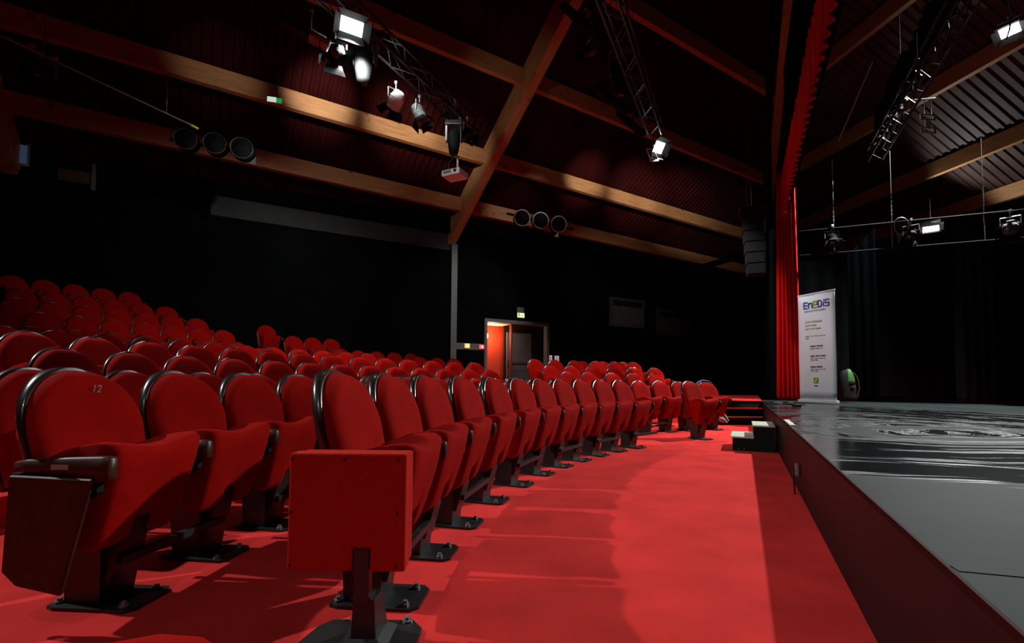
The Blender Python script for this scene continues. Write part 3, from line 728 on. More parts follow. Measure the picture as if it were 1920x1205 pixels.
# wordmark built from strokes: E n e D i S
def strokes(nm, segs, m, r=.0105):
    bm = nb()
    for a, b_ in segs: 
        dx, dz = b_[0]-a[0], b_[1]-a[1]; L = sqrt(dx*dx+dz*dz); ang = atan2(dz, dx)
        box(bm, ((a[0]+b_[0])/2, -.014, (a[1]+b_[1])/2), (L+2*r, .003, 2*r), mx=Matrix.Rotation(-ang, 3, 'Y'))
    return link(nm, bm, m, sheet)
zt, zb = BH-.20, BH-.34; zm = (zt+zb)/2; lw = .085; gp = .118
def X(i): return x0+gp*1.04*i
strokes('letter', [((X(0), zt), (X(0)+lw, zt)), ((X(0), zb), (X(0)+lw, zb)), ((X(0), zm), (X(0)+lw, zm)), ((X(0), zb), (X(0), zt))], m_blue)
strokes('letter', [((X(1), zb), (X(1), zm+.04)), ((X(1), zm+.04), (X(1)+lw, zm+.04)), ((X(1)+lw, zb), (X(1)+lw, zm+.04))], m_blue)
strokes('letter', [((X(2), zt), (X(2)+lw, zt)), ((X(2)+lw, zt), (X(2)+lw, zm)), ((X(2), zm), (X(2)+lw, zm)), ((X(2), zb), (X(2), zt)), ((X(2), zb), (X(2)+lw, zb))], m_green)
strokes('letter', [((X(3), zb), (X(3), zt)), ((X(3), zt), (X(3)+lw*.7, zt)), ((X(3)+lw*.7, zt), (X(3)+lw, zm+.03)), ((X(3)+lw, zm+.03), (X(3)+lw, zm-.03)), ((X(3)+lw, zm-.03), (X(3)+lw*.7, zb)), ((X(3), zb), (X(3)+lw*.7, zb))], m_blue)
strokes('letter', [((X(4)+.008, zb), (X(4)+.008, zm+.02)), ((X(4)+.008, zt), (X(4)+.010, zt))], m_blue)
sx_ = X(4)+.052
strokes('letter', [((sx_, zt), (sx_+lw, zt)), ((sx_, zt), (sx_, zm)), ((sx_, zm), (sx_+lw, zm)), ((sx_+lw, zm), (sx_+lw, zb)), ((sx_, zb), (sx_+lw, zb))], m_blue)
btxt('tagline', "L'ELECTRICITE EN RESEAU", x0, BH-.415, .047, m_blue)
# lines of print too small to read in the photograph: rows of word-length strokes
def words(nm, x, z, h, lens, m):
    bm = nb()
    for l in lens: box(bm, (x+l/2, -.012, z), (l, .002, h)); x += l+.022
    return link(nm, bm, m, sheet)
words('print_line', x0+.02, BH-.66, .035, (.14, .26), m_lg); words('print_line', x0+.02, BH-.745, .035, (.10, .16), m_lg); words('print_line', x0+.02, BH-.825, .03, (.10, .12, .13), m_lg)
words('print_line', x0+.02, BH-1.00, .014, (.10, .08, .12, .06, .05), m_lg); words('print_line', x0+.02, BH-1.045, .014, (.09,), m_lg)
for k, (zz, ls) in enumerate(((1.24, (.14, .16)), (1.47, (.11, .10, .13)), (1.72, (.13, .14)))):
    words('print_line', x0+.14, BH-zz, .022, ls, m_dk)
    words('print_line', x0+.14, BH-zz-.055, .012, (.08, .10, .07, .05) if k != 0 else (.12, .10, .05), mat('print_mid', (.25, .25, .27), .6))
    if k: words('print_line', x0+.14, BH-zz-.095, .012, (.09, .08), mat('print_mid', (.25, .25, .27), .6))
gx, gz, gs = x0+.27, BH-2.03+.0, .05
strokes('emblem', [((gx+gs, gz-gs), (gx-gs, gz-gs)), ((gx-gs, gz-gs), (gx-gs, gz+gs)), ((gx-gs, gz+gs), (gx+gs, gz+gs)), ((gx+gs, gz+gs), (gx+gs, gz-.01)), ((gx+gs, gz-.01), (gx-.005, gz-.01)), ((gx-.005, gz-.01), (gx-.005, gz+.02))], m_green, .009)
words('print_line', gx-.045, gz-.13, .016, (.09,), m_dk)

# dark object with green top behind the banner
p_ = at_z(1590, 751, ST)
bg = thing('kit_bag', 'dark rounded bag with a bright green top standing behind the white banner', 'bag', (p_.x, p_.y, ST))
bm = nb(); rings = []
for k in range(9):
    t_ = k/8; z = .82*t_; w_ = .23*sqrt(max(.02, 1-(max(0, t_-.35)/.68)**2.2)); dd = .13*sqrt(max(.05, 1-(max(0, t_-.5)/.55)**2))
    rings.append([V(w_*cos(a*2*pi/14)-.04*t_, dd*sin(a*2*pi/14), z) for a in range(14)])
loft(bm, rings); link('bag_body', bm, mat('black_nylon', (.003, .003, .003), .8, spec=.2), bg, True)
bm = nb(); rings = []
for k in range(6):
    t_ = .55+.47*k/5; z = .83*t_; w_ = .16*sqrt(max(.02, 1-(max(0, t_-.35)/.68)**2.2)); dd = .145*sqrt(max(.05, 1-(max(0, t_-.5)/.55)**2))
    rings.append([V(.02+w_*cos(a*2*pi/14), -.01+dd*sin(a*2*pi/14), z) for a in range(14)])
loft(bm, rings); link('top_flap', bm, mat('green_fabric', (.022, .10, .012), .6), bg, True)
bm = nb(); path(bm, [(.2, -.08, .1), (.24, -.1, .35), (.2, -.1, .6), (.1, -.1, .75)], .012); link('strap', bm, mat('brown_strap', (.10, .04, .02), .6), bg)
bm = nb(); box(bm, (.05, -.15, .38), (.12, .02, .02)); box(bm, (.06, -.15, .40), (.02, .02, .05)); link('buckle', bm, m_chrome, bg)

# wooden steps with pale boards against the stage front
A0 = V(3.17, 6.95, 0)
stp = thing('portable_steps', 'black two-step block with pale top boards leaning on the stage front', 'steps', A0)
def relto(root, o): o.data.transform(Matrix.Translation(-root.location)); o.parent = root; return o
def stepbox(k, z):
    a = A0+mst*(.285*k); b_ = A0+mst*(.285*(k+1)+(.0 if k == 0 else -.02)); w_ = e*.85
    bm = nb(); prism(bm, [a+mst*.008*(k == 0)+e*.01, b_+e*.01, b_+w_-e*.01, a+w_-e*.01+mst*.008*(k == 0)], .0, z-.022); relto(stp, link('step_box', bm, m_blackm))
    bm = nb(); prism(bm, [a-mst*.012, b_, b_+w_, a-mst*.012+w_], z-.02, z); relto(stp, link('tread_board', bm, m_step))
stepbox(0, .20); stepbox(1, .37)
for k in (.09, .16):
    bm = nb(); p = A0+mst*k; tube(bm, p+V(0, 0, .03)-e*.004, p+V(0, 0, .03)+e*.012, .008, 6); relto(stp, link('screw', bm, m_grey))

# socket, tape and small marks on the stage front
def on_fascia(u, v): return at_plane(u, v, SE0, mst)
p = on_fascia(1497, 880)
so = thing('floor_socket', 'small metal socket box with dark cable on the stage front', 'socket', p)
bm = nb(); box(bm, tuple(-mst*.012), (.09, .022, .10), rz=atan2(e.y, e.x), bevel=.004); link('socket_plate', bm, m_grey, so)
bm = nb(); c0 = -mst*.03; path(bm, [c0, c0+V(0, 0, -.05)-mst*.01, c0+V(0, 0, -.22), V(-mst.x*.012, -mst.y*.012, -.28)], .008); link('cable', bm, m_black, so)
p0 = at_z(1479, 787, ST); p1 = at_z(1487, 797, ST); q = edge((p0-edge(0)).dot(e)); q2 = edge((p1-edge(0)).dot(e))
bm = nb(); prism(bm, [q+mst*.01, q2+mst*.01, q2+mst*.06, q+mst*.06], ST+.001, ST+.004); tag(link('tape_strip', bm, mat('pale_tape', (.6, .55, .42), .7)), 'short pale tape strip on the stage edge near the steps', 'tape')
q = at_z(1790, 1066, ST); q2 = at_z(1920, 1078, ST); dq = (q2-q).normalized(); nq = V(-dq.y, dq.x, 0)*.018
bm = nb(); prism(bm, [q-nq, q2+dq*1.5-nq, q2+dq*1.5+nq, q+nq], ST+.0005, ST+.002); tag(link('tape_strip', bm, mat('grey_tape', (.035, .04, .039), .8, spec=.1)), 'long worn grey tape line across the stage floor at lower right', 'tape')
c0 = at_z(1458, 758, ST)
ct = thing('cable_tail', 'loose dark cable with bright plugs lying by the foot of the red curtain', 'cable', c0)
bm = nb(); path(bm, [V(-.15, .1, .012), V(-.05, -.05, .012), V(.12, .02, .012), V(.3, -.1, .012), V(.5, -.12, .012)], .012); link('cable', bm, m_black, ct)
for x, y in ((-.1, -.05), (.05, .08), (.2, -.05)):
    bm = nb(); tube(bm, (x, y, .03), (x+.07, y-.05, .03), .022, 8); link('plug', bm, m_chrome, ct)
p = at_z(1494, 762, ST); bm = nb(); box(bm, (p.x, p.y, ST+.02), (.16, .08, .04), rz=.3, bevel=.008); tag(link('small_box', bm, m_blackm), 'tiny black box on the stage floor in front of the banner foot', 'box')

# jacket over the last seat, bag on the floor by the stairs
a_ = radians(110.4); jp = V(C.x+9.41*cos(a_), C.y+9.41*sin(a_), 0); f_ = V(-cos(a_), -sin(a_), 0)
jk = thing('jacket', 'dark blue jacket draped over the back of the last seat before the stairs', 'jacket', jp, atan2(-f_.x, f_.y))
bm = nb(); rings = []
for i in range(13):
    t_ = i/12*pi*.98-.02; w_ = .30; rings.append([V(-w_*cos(t_)*1.0, yy, .74+.285*sin(t_)*1.0+dz) for yy, dz in ((-.03, -.02), (-.01, .012), (.03, .01), (.045, -.015), (.02, -.005))])
loft(bm, rings); link('jacket_body', bm, mat('slate_blue_cloth', (.03, .055, .085), .9), jk, True)
bm = nb(); rings = []
for i in range(6): z = .80-i*.07; rings.append([V(.285+.035*cos(a*pi/3)+.006*i, -.0+.05*sin(a*pi/3), z) for a in range(6)])
loft(bm, rings); link('sleeve', bm, mat('slate_blue_sleeve', (.03, .05, .075), .9), jk, True)
p = at_z(1348, 796, 0)
sb = thing('striped_bag', 'black and white striped bag on the red floor beside the stairs', 'bag', p, -.3)
bm = nb(); rings = []
for t_, w_, dd in ((0, .17, .10), (.08, .19, .12), (.2, .17, .10), (.30, .10, .05), (.33, .05, .02)):
    rings.append([V(w_*cos(a*pi/7)+t_*.0, dd*sin(a*pi/7), t_) for a in range(14)])
loft(bm, rings); bb_ = link('bag_body', bm, m_blackm, sb, True)
for k in range(4):
    bm = nb(); x = -.02+.045*k; path(bm, [V(x-.06, -.10, .25-.02*k), V(x, -.118, .16-.01*k), V(x+.05, -.115, .06)], .011, 5); link('stripe', bm, mat('white_stripe', (.6, .6, .6), .7), bb_)
bm = nb(); path(bm, [V(-.05, -.08, .30), V(.03, -.09, .36), V(.12, -.09, .25), V(.20, -.1, .10)], .01, 5); link('handle', bm, m_white, sb)

# ================================================================== RIGGING
def truss(nm, label, a, b_, side=.29, group='black lighting trusses'):
    L = (b_-a).length; x = (b_-a).normalized(); y = V(-x.y, x.x, 0); z = V(0, 0, 1)
    t = thing(nm, label, 'truss', a, 0, group); cs = [(-side/2, -side/2), (side/2, -side/2), (side/2, side/2), (-side/2, side/2)]
    for cy_, cz_ in cs:
        bm = nb(); tube(bm, y*cy_+z*cz_, x*L+y*cy_+z*cz_, .025, 8); link('chord', bm, m_truss, t)
    bm = nb(); k = int(L/.42)
    for f in range(4):
        c0_, c1_ = cs[f], cs[(f+1) % 4]
        for i in range(k):
            u0, u1 = (c0_, c1_) if i % 2 else (c1_, c0_)
            tube(bm, x*(L*i/k)+y*u0[0]+z*u0[1], x*(L*(i+1)/k)+y*u1[0]+z*u1[1], .011, 5)
    o = link('bracing', bm, m_truss, t); o['kind'] = 'stuff'
    for i in range(1, 4):
        bm = nb(); c_ = x*(L*i/4); tube(bm, c_+z*side/2, c_+z*3.2, .006, 5); link('hanging_wire', bm, m_grey, t)
    return t
TE1 = at_z(882, 236, 6.85); TE2 = at_z(1226, 236, 6.85); TE3 = at_z(1640, 290, 6.6)
truss('lighting_truss', 'black box truss hung over the seats at left, ending above the projector', TE1-e*13, TE1+e*.0)
truss('lighting_truss', 'black box truss in the middle of the ceiling, ending at the bright floodlight', TE2-e*10, TE2+e*.15)
truss('lighting_truss', 'dark box truss hung high over the stage', TE3-e*9, TE3)

def clamp(par, p, h=.16):
    bm = nb(); tube(bm, p, p+V(0, 0, h), .014, 6); box(bm, tuple(p+V(0, 0, h)), (.05, .06, .06), bevel=.008); return link('clamp', bm, m_grey, par)
def lantern(label, p, dirv, L=.32, r=.11, body=None, lens=None, doors=True, group='stage lanterns', nm='fresnel_lantern', drop=.22):
    body = body or m_blackm; t = thing(nm, label, 'spotlight', p, 0, group); mx = (frame_mx(dirv)).to_4x4() @ Matrix.Rotation(-pi/2, 4, 'X')     # local z -> dirv
    bm = nb(); lathe(bm, [(r*.55, -L*.62), (r*.8, -L*.55), (r*.95, -L*.3), (r, 0), (r, L*.36), (r*1.08, L*.38), (r*1.08, L*.42)], 16, mx.to_3x3())
    bd = link('body', bm, body, t, True)
    for k in range(3):
        bm = nb(); lathe(bm, [(r*1.0, -L*.25+k*.05), (r*1.10, -L*.25+k*.05), (r*1.10, -L*.25+k*.05+.012), (r*1.0, -L*.25+k*.05+.012)], 16, mx.to_3x3()); link('cooling_fin', bm, body, bd)
    bm = nb(); lathe(bm, [(0, L*.38), (r*.9, L*.40), (r*.9, L*.41), (0, L*.43)], 16, mx.to_3x3()); link('lens', bm, lens or mat('dark_lens', (.03, .035, .04), .1), t, True)
    if doors:
        for q in range(4):
            bm = nb(); R_ = Matrix.Rotation(q*pi/2, 4, 'Z'); pts = [V(-r*.8, r*1.05, L*.42), V(r*.8, r*1.05, L*.42), V(r*1.2, r*1.75, L*.42+r*1.1), V(-r*1.2, r*1.75, L*.42+r*1.1)]
            A = [bm.verts.new((mx @ R_ @ p4.to_4d()).to_3d()) for p4 in pts]; B = [bm.verts.new((mx @ R_ @ (p4+V(0, .006, 0)).to_4d()).to_3d()) for p4 in pts]
            bm.faces.new(A); bm.faces.new(B[::-1])
            for i in range(4): bm.faces.new((A[i], B[i], B[(i+1) % 4], A[(i+1) % 4]))
            link('barn_door', bm, m_blackm, t)
    side_ = (frame_mx(dirv) @ V(1, 0, 0)).normalized()*(r*1.25)
    bm = nb(); path(bm, [side_, side_+V(0, 0, drop), -side_+V(0, 0, drop), -side_], .012, 6); link('yoke', bm, m_grey, t)
    clamp(t, V(0, 0, drop), .14); return t
def mover(label, p, h=.62, r=.14, body=None, lit=None, group='moving head lights'):
    t = thing('moving_head', label, 'spotlight', p, 0, group)
    bm = nb(); prof = [(0, -h*.62), (r*.55, -h*.62), (r*.8, -h*.5), (r*1.0, -h*.2), (r*1.05, h*.05), (r*.95, h*.28), (r*.6, h*.38), (0, h*.4)]
    lathe(bm, prof, 20); hd = link('head', bm, body or m_blackm, t, True)
    bm = nb(); lathe(bm, [(0, -h*.635), (r*.48, -h*.63), (r*.5, -h*.61)], 16); link('lens', bm, mat('dark_lens_b', (.03, .03, .03), .1), t, True)
    for s_ in (-1, 1):
        bm = nb(); box(bm, (s_*r*1.25, 0, h*.22), (r*.34, r*1.1, h*.62), bevel=.02); link('yoke_arm', bm, lit if (lit and s_ < 0) else m_black, t)  # a lit left arm is coloured white to paint in the light on it
    bm = nb(); box(bm, (0, 0, h*.62), (r*2.9, r*2.0, h*.2), bevel=.02); link('base', bm, m_black, t)
    for s_ in (-1, 1): clamp(t, V(s_*r, 0, h*.7), .1)
    return t
def flood(label, p, dirv, w_=.34, h=.24, group='lit floodlights'):
    t = thing('floodlight', label, 'floodlight', p, 0, group); mx = frame_mx(dirv).to_4x4()      # local y -> dirv
    def T(o): return o
    bm = nb(); bx_ = []
    A = [mx @ V(x, -.02, z) for x, z in ((-w_/2, -h/2), (w_/2, -h/2), (w_/2, h/2), (-w_/2, h/2))]; B = [mx @ V(x*.55, -.17, z*.6) for x, z in ((-w_/2, -h/2), (w_/2, -h/2), (w_/2, h/2), (-w_/2, h/2))]
    A = [bm.verts.new(q) for q in A]; B = [bm.verts.new(q) for q in B]; bm.faces.new(B[::-1])
    for i in range(4): bm.faces.new((A[i], A[(i+1) % 4], B[(i+1) % 4], B[i]))
    o = link('housing', bm, m_grey, t); o.modifiers.new('t', 'SOLIDIFY').thickness = .006
    bm = nb(); box(bm, tuple(mx @ V(0, -.015, 0)), (w_*.92, .008, h*.9), mx=mx.to_3x3()); link('lamp_glass', bm, m_lamp, t)
    for k in range(4):
        bm = nb(); sx__ = (-1, 1, 0, 0)[k]; sz__ = (0, 0, -1, 1)[k]
        if sx__: pts = [V(sx__*w_/2, 0, -h/2), V(sx__*w_/2, 0, h/2), V(sx__*(w_/2+.10), .10, h/2+.04), V(sx__*(w_/2+.10), .10, -h/2-.04)]
        else: pts = [V(-w_/2, 0, sz__*h/2), V(w_/2, 0, sz__*h/2), V(w_/2+.04, .10, sz__*(h/2+.1)), V(-w_/2-.04, .10, sz__*(h/2+.1))]
        vs = [bm.verts.new(mx @ q) for q in pts]; bm.faces.new(vs); o = link('barn_door', bm, m_blackm, t); o.modifiers.new('t', 'SOLIDIFY').thickness = .004
    s_ = (mx.to_3x3() @ V(1, 0, 0))*(w_/2+.03)
    bm = nb(); path(bm, [s_, s_+V(0, 0, .26), -s_+V(0, 0, .26), -s_], .011, 6); link('yoke', bm, m_grey, t); clamp(t, V(0, 0, .26), .1)
    return t
def back(l, t_, k=.12): return l-(Vector(t_)-l).normalized()*k
flood('glaring white floodlight on the left truss over the seats', L1+V(.03, -.12, .13), V(.35, -.62, -.62), .36, .22)
flood('glaring white floodlight at the end of the middle truss', L2+V(.0, -.14, .13), V(.35, -.62, -.5), .30, .26)
f4 = flood('bright stage floodlight at the upper right edge', L4+V(.05, 0, .2), V(-.5, -.3, -1), .34, .26)
bm = nb(); tube(bm, (0, 0, .3), (0, 0, 3.0), .012, 6); link('hanger', bm, m_grey, f4)
f5 = flood('glowing floodlight low behind the black stage cloth', L5+V(.0, -.0, -.1), V(-.75, -.9, .25), .42, .2)
bm = nb(); tube(bm, (0, 0, .3), (0, 0, 1.0), .012, 6); link('hanger', bm, m_grey, f5)
# small lattice bracket beside the middle floodlight
p = at_y(1222, 290, 11.2); lb = thing('lamp_bracket', 'small white lattice bracket hanging beside the middle floodlight', 'bracket', p)
bm = nb(); q = [V(-.12, 0, .14), V(.04, 0, .14), V(.16, 0, -.14), V(-.02, 0, -.16)]
path(bm, q+[q[0]], .014, 6); path(bm, [q[1], q[3]], .012, 6); path(bm, [q[0]*.3+q[3]*.7, q[2]], .012, 6); link('lattice', bm, m_white, lb)
bm = nb(); tube(bm, (0, 0, .14), (0, 0, .35), .01, 6); link('hanger', bm, m_grey, lb)
T1 = lambda k: TE1-e*k
def pos(u, v, y): return at_y(u, v, y)
m_silver = mat('ribbed_silver', (.40, .42, .42), .4, metal=.4)
lantern('long dark profile spotlight with ribbed silver barrel, left of the left floodlight', pos(583, 68, 7.2), V(.82, .35, -.30), .85, .085, m_black, doors=False, nm='profile_spotlight', group='stage lanterns', drop=.28)
o = None
sp2 = thing('ribbed_sleeve', 'pale ribbed sleeve clamped round the long dark profile spotlight', 'sleeve', pos(598, 76, 7.1))
bm = nb(); dv = V(.82, .35, -.30).normalized()
for k in range(9): tube(bm, dv*(-.12+.03*k), dv*(-.12+.03*k+.02), .098, 14)
tube(bm, -dv*.13, dv*.15, .092, 14); link('ribs', bm, m_silver, sp2)
lantern('round black lantern just under the left floodlight', pos(628, 97, 7.4), V(.3, -.6, -.75), .30, .14, drop=.2)
mover('largest dark moving head, hanging from the left truss', pos(683, 118, 7.9), .62, .15)
lantern('white-topped lantern catching the light, mid left truss', pos(742, 190, 8.9), V(-.5, .5, -.6), .32, .13, m_white)
lantern('grey lantern with ragged black barn doors, right of the white-topped one', pos(786, 213, 9.5), V(.35, -.1, -.8), .34, .12, m_grey)
mover('moving head with one arm coloured white as lit, straight above the projector', pos(851, 262, 10.4), .56, .13, lit=m_white)
lantern('small black lantern at the far end of the left truss', pos(876, 250, 10.9), V(.6, -.4, -.5), .26, .11)
lantern('small black lantern on top of the far end of the left truss', pos(852, 212, 10.7), V(-.6, -.2, .3), .26, .11)
lantern('long dark spotlight at the near end of the middle truss', pos(1100, 50, 8.1), V(.8, .5, -.28), .95, .085, doors=False, nm='profile_spotlight', drop=.2)
lantern('small dark lantern with a brassy rim below the middle truss', pos(1106, 95, 8.7), V(-.8, -.2, -.3), .24, .09, mat('brass_rim', (.10, .07, .02), .4, metal=.4))
mover('dark moving head on the middle truss between two long spotlights', pos(1162, 138, 9.3), .72, .14)
lantern('long dark spotlight halfway along the middle truss', pos(1152, 192, 9.9), V(.8, .45, -.35), .85, .08, doors=False, nm='profile_spotlight', drop=.18)
lantern('long dark spotlight at the far end of the middle truss beside the floodlight', pos(1187, 236, 10.7), V(.8, .4, -.4), .8, .085, doors=False, nm='profile_spotlight', drop=.18)

# projector
p = pos(853, 328, 10.5)
pr = thing('projector', 'white ceiling projector on a pole, underside glowing red from the carpet', 'projector', p, -.45)
bm = nb(); box(bm, (0, 0, 0), (.46, .38, .13), bevel=.015); link('case', bm, m_white, pr)
bm = nb(); tube(bm, (.12, -.19, .01), (.12, -.205, .01), .035, 14); link('lens', bm, m_black, pr)
bm = nb(); box(bm, (-.08, -.192, .01), (.2, .008, .07)); link('vent', bm, m_grey, pr)
bm = nb(); tube(bm, (.04, .04, .065), (.04, .04, .45), .022, 8); link('pole', bm, m_white, pr)
bm = nb(); path(bm, [(-.15, .1, .05), (-.24, .08, .2), (-.2, .06, .35), (-.05, .05, .45)], .008, 5); link('cable', bm, m_grey, pr)

# three round nozzles twice
def nozzle(u, v, y, r, label, group, rim, face=V(.15, -1, -.15)):
    p = pos(u, v, y); t = thing('round_loudspeaker', label, 'speaker', p, 0, group); mx = (frame_mx(face) @ Matrix.Rotation(-pi/2, 3, 'X'))
    bm = nb(); lathe(bm, [(r*.5, -.4), (r*.96, -.3), (r*.96, -.01)], 28, mx); link('drum', bm, m_blackm, t, True)
    bm = nb(); lathe(bm, [(r*.88, -.02), (r*.9, .015), (r*.97, .022), (r, .0), (r*.98, -.03)], 36, mx); link('rim', bm, rim, t, True)
    bm = nb(); lathe(bm, [(r*.88, -.03), (r*.6, -.08), (r*.55, -.06), (r*.35, -.1), (0, -.11)], 28, mx); link('cone', bm, m_blackm, t, True)
    bm = nb(); lathe(bm, [(r*.33, -.098), (r*.25, -.05), (0, -.03)], 20, mx); link('dust_cap', bm, mat('glossy_cap', (.05, .055, .055), .15), t, True)
m_rim = mat('pale_rim', (.50, .53, .52), .5); m_rimd = mat('dark_rim', (.035, .038, .038), .4)
for (u, v), w_ in zip(((979, 408), (1014, 413), (1048, 420)), ('leftmost', 'middle one', 'rightmost')):
    nozzle(u, v, 15.6, .275, '%s of three pale-rimmed round loudspeakers right of the rafter foot' % w_, 'pale-rimmed round loudspeakers', m_rim)
for (u, v), w_ in zip(((347, 260), (402, 268), (453, 277)), ('leftmost', 'middle one', 'rightmost')):
    nozzle(u, v, 10.6, .24, '%s of three dark round loudspeakers at upper left near the pipe' % w_, 'dark round loudspeakers', m_rimd, V(.35, -1, -.12))
p = pos(1043, 443, 15.6); bm = nb()
a = [bm.verts.new(q) for q in ((p.x-.08, p.y, p.z), (p.x+.07, p.y, p.z-.02), (p.x+.07, p.y, p.z+.14))]; bm.faces.new(a); o = tag(link('bracket_plate', bm, m_white), 'small pale triangular plate under the rightmost pale-rimmed loudspeaker', 'bracket'); o.modifiers.new('t', 'SOLIDIFY').thickness = .02
p = pos(474, 303, 10.6); bm = nb(); a = [bm.verts.new(q) for q in ((p.x-.1, p.y, p.z-.05), (p.x+.06, p.y, p.z-.07), (p.x+.06, p.y, p.z+.1))]; bm.faces.new(a); o = tag(link('bracket_plate', bm, m_greyp), 'dim grey triangular plate by the dark round loudspeakers', 'bracket'); o.modifiers.new('t', 'SOLIDIFY').thickness = .02
bm = nb(); a, b_ = pos(950, 400, 15.9), pos(1075, 430, 15.9); tube(bm, a, b_, .04, 8); tag(link('speaker_bar', bm, m_blackm), 'black bar carrying the pale-rimmed round loudspeakers', 'bar')
bm = nb(); a, b_ = pos(320, 262, 10.9), pos(480, 290, 10.9); tube(bm, a, b_, .04, 8); tag(link('speaker_bar', bm, m_blackm), 'black bar carrying the dark round loudspeakers', 'bar')

# thin pipe at upper left with hangers and a yellow tip
pa, pb = at_z(0, 66, 6.1), at_z(358, 234, 6.1); pc = at_z(371, 241, 6.1)
t = thing('hanging_pipe', 'thin grey pipe with a yellow tip hanging at upper left', 'pipe', pa)
bm = nb(); tube(bm, V(0, 0, 0), pb-pa, .016, 8); link('tube', bm, m_grey, t)
bm = nb(); tube(bm, pb-pa, pc-pa, .024, 8); link('yellow_tip', bm, mat('yellow_tape', (.55, .6, .02), .5), t)
for u, v in ((82, 103), (312, 212)):
    q = at_z(u, v, 6.1); bm = nb(); tube(bm, q-pa, q-pa+V(0, 0, .8), .010, 6); tube(bm, q-pa+V(0, 0, .18), q-pa+V(0, 0, .26), .02, 6); link('hanger', bm, m_grey, t)
for u, v in ((56, 84), (100, 108)):
    q = at_z(u, v, 6.1); bm = nb(); box(bm, tuple(q-pa), (.12, .07, .06), bevel=.01); link('pipe_clamp', bm, m_grey, t)
q = at_z(72, 138, 6.0); lantern('very dark round lantern under the thin pipe at upper left', q, V(.5, -1, -.3), .34, .17, doors=False)

# signs
m_sign = mat('sign_white_glow', (.8, .85, .8), .5, emit=(.75, .95, .8), es=.7); m_sgreen = mat('sign_green', (.01, .25, .06), .5, emit=(.01, .45, .10), es=.6)
p = roof1(2.5, -6.0); p = at_y(515, 188, 11.45)
es_ = thing('exit_sign', 'hanging exit sign, white with a green end, under the long lit beam', 'sign', p, .25)
bm = nb(); box(bm, (0, 0, 0), (.34, .05, .15), bevel=.008); link('sign_box', bm, m_white, es_)
bm = nb(); box(bm, (-.06, -.03, 0), (.2, .008, .12)); f1 = link('sign_face', bm, m_sign, es_)
bm = nb(); box(bm, (.105, -.03, -.01), (.12, .009, .12)); link('green_face', bm, m_sgreen, es_)
bm = nb(); tube(bm, (.05, 0, .07), (.06, .02, .5), .008, 6); link('hanger', bm, m_grey, es_)
p = onwall(976, 591, .1)
ds = thing('exit_sign', 'glowing yellow-green exit sign on its grey box above the doorway', 'sign', p, atan2(wd.y, wd.x))
bm = nb(); box(bm, (0, .03, .10), (.30, .1, .42), bevel=.01); link('sign_box', bm, m_greyp, ds)
bm = nb(); box(bm, (.0, -.03, 0), (.30, .02, .17)); fc = link('sign_face', bm, mat('exit_glow', (.8, .9, .5), .5, emit=(.78, .95, .40), es=1.0), ds)
bm = nb(); box(bm, (-.09, -.045, 0), (.05, .006, .10)); box(bm, (-.075, -.045, -.03), (.07, .006, .02)); tube(bm, (-.09, -.044, .06), (-.09, -.048, .06), .02, 8); link('running_figure', bm, m_sgreen, fc)
bm = nb(); box(bm, (.05, -.045, 0), (.10, .006, .02)); link('arrow', bm, m_sgreen, fc)
for u, v, nm, lb_, mm in ((876, 648, 'call_point', 'small amber lit button box on the grey rail left of the doorway', mat('amber', (.8, .5, .1), .5, emit=(1, .62, .22), es=.9)), (903, 650, 'call_point', 'small red lit button box beside the left door frame', mat('red_lit', (.8, .05, .05), .5, emit=(1, .12, .12), es=.8))):
    p = onwall(u, v, .09); t = thing(nm, lb_, 'button', p, atan2(wd.y, wd.x))
    bm = nb(); box(bm, (0, 0, 0), (.18, .06, .16), bevel=.01); link('case', bm, mm, t)
    bm = nb(); box(bm, (0.01, -.035, 0), (.07, .01, .07)); link('button', bm, mat('pale_button', (.9, .8, .7), .5, emit=(1, .85, .7), es=.8), t)
for u, v, w_ in ((1031, 674, 'left'), (1044, 675, 'right')):
    p = onwall(u, v, .06); t = thing('notice', '%s of two white notices with red print beside the doorway' % w_, 'notice', p, atan2(wd.y, wd.x), 'white notices')
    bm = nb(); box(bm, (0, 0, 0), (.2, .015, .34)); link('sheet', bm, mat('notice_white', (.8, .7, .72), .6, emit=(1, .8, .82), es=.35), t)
    for k in range(3):
        bm = nb(); box(bm, (-.05+.05*k, -.01, .02), (.018, .006, .22)); link('print_block', bm, mat('notice_red', (.5, .08, .1), .6), t)

# line array loudspeaker on cables
ya = 11.6
tp = pos(1409, 392, ya); bt_ = pos(1410, 514, ya); Lz = tp.z-bt_.z
la = thing('line_array', 'tall dark loudspeaker column hanging left of the red curtain', 'speaker', tp)
m_grille = mat('grey_grille', (.012, .014, .014), .85, spec=.1, noise=.2, nscale=60)
for k in range(6):
    z = -Lz*(k+.5)/6; off = .012*k; mxk = Matrix.Rotation(-.35, 3, 'Z')
    w_ = .50-.022*k
    bm = nb(); box(bm, (.08+off*1.0, .12, z), (w_, .4, Lz/6-.006), mx=mxk, bevel=.008); cb = link('cabinet', bm, m_blackm, la)
    fr = mxk @ V(0, -.205, 0); bm = nb(); box(bm, (.08+off+fr.x, .12+fr.y, z), (w_-.04, .014, Lz/6-.03), mx=mxk); link('grille', bm, m_grille, cb)
bm = nb(); box(bm, (.08, .12, .03), (.6, .45, .04), mx=Matrix.Rotation(-.35, 3, 'Z')); link('fly_frame', bm, m_black, la)
for dx in (-.03, .05):
    bm = nb(); path(bm, [V(dx, .1, .05), V(dx-.06*(dx < 0), .1, .5), V(.02, .1, .95), V(.02, .1, 6.6)], .008, 5); link('cable', bm, m_grey, la)
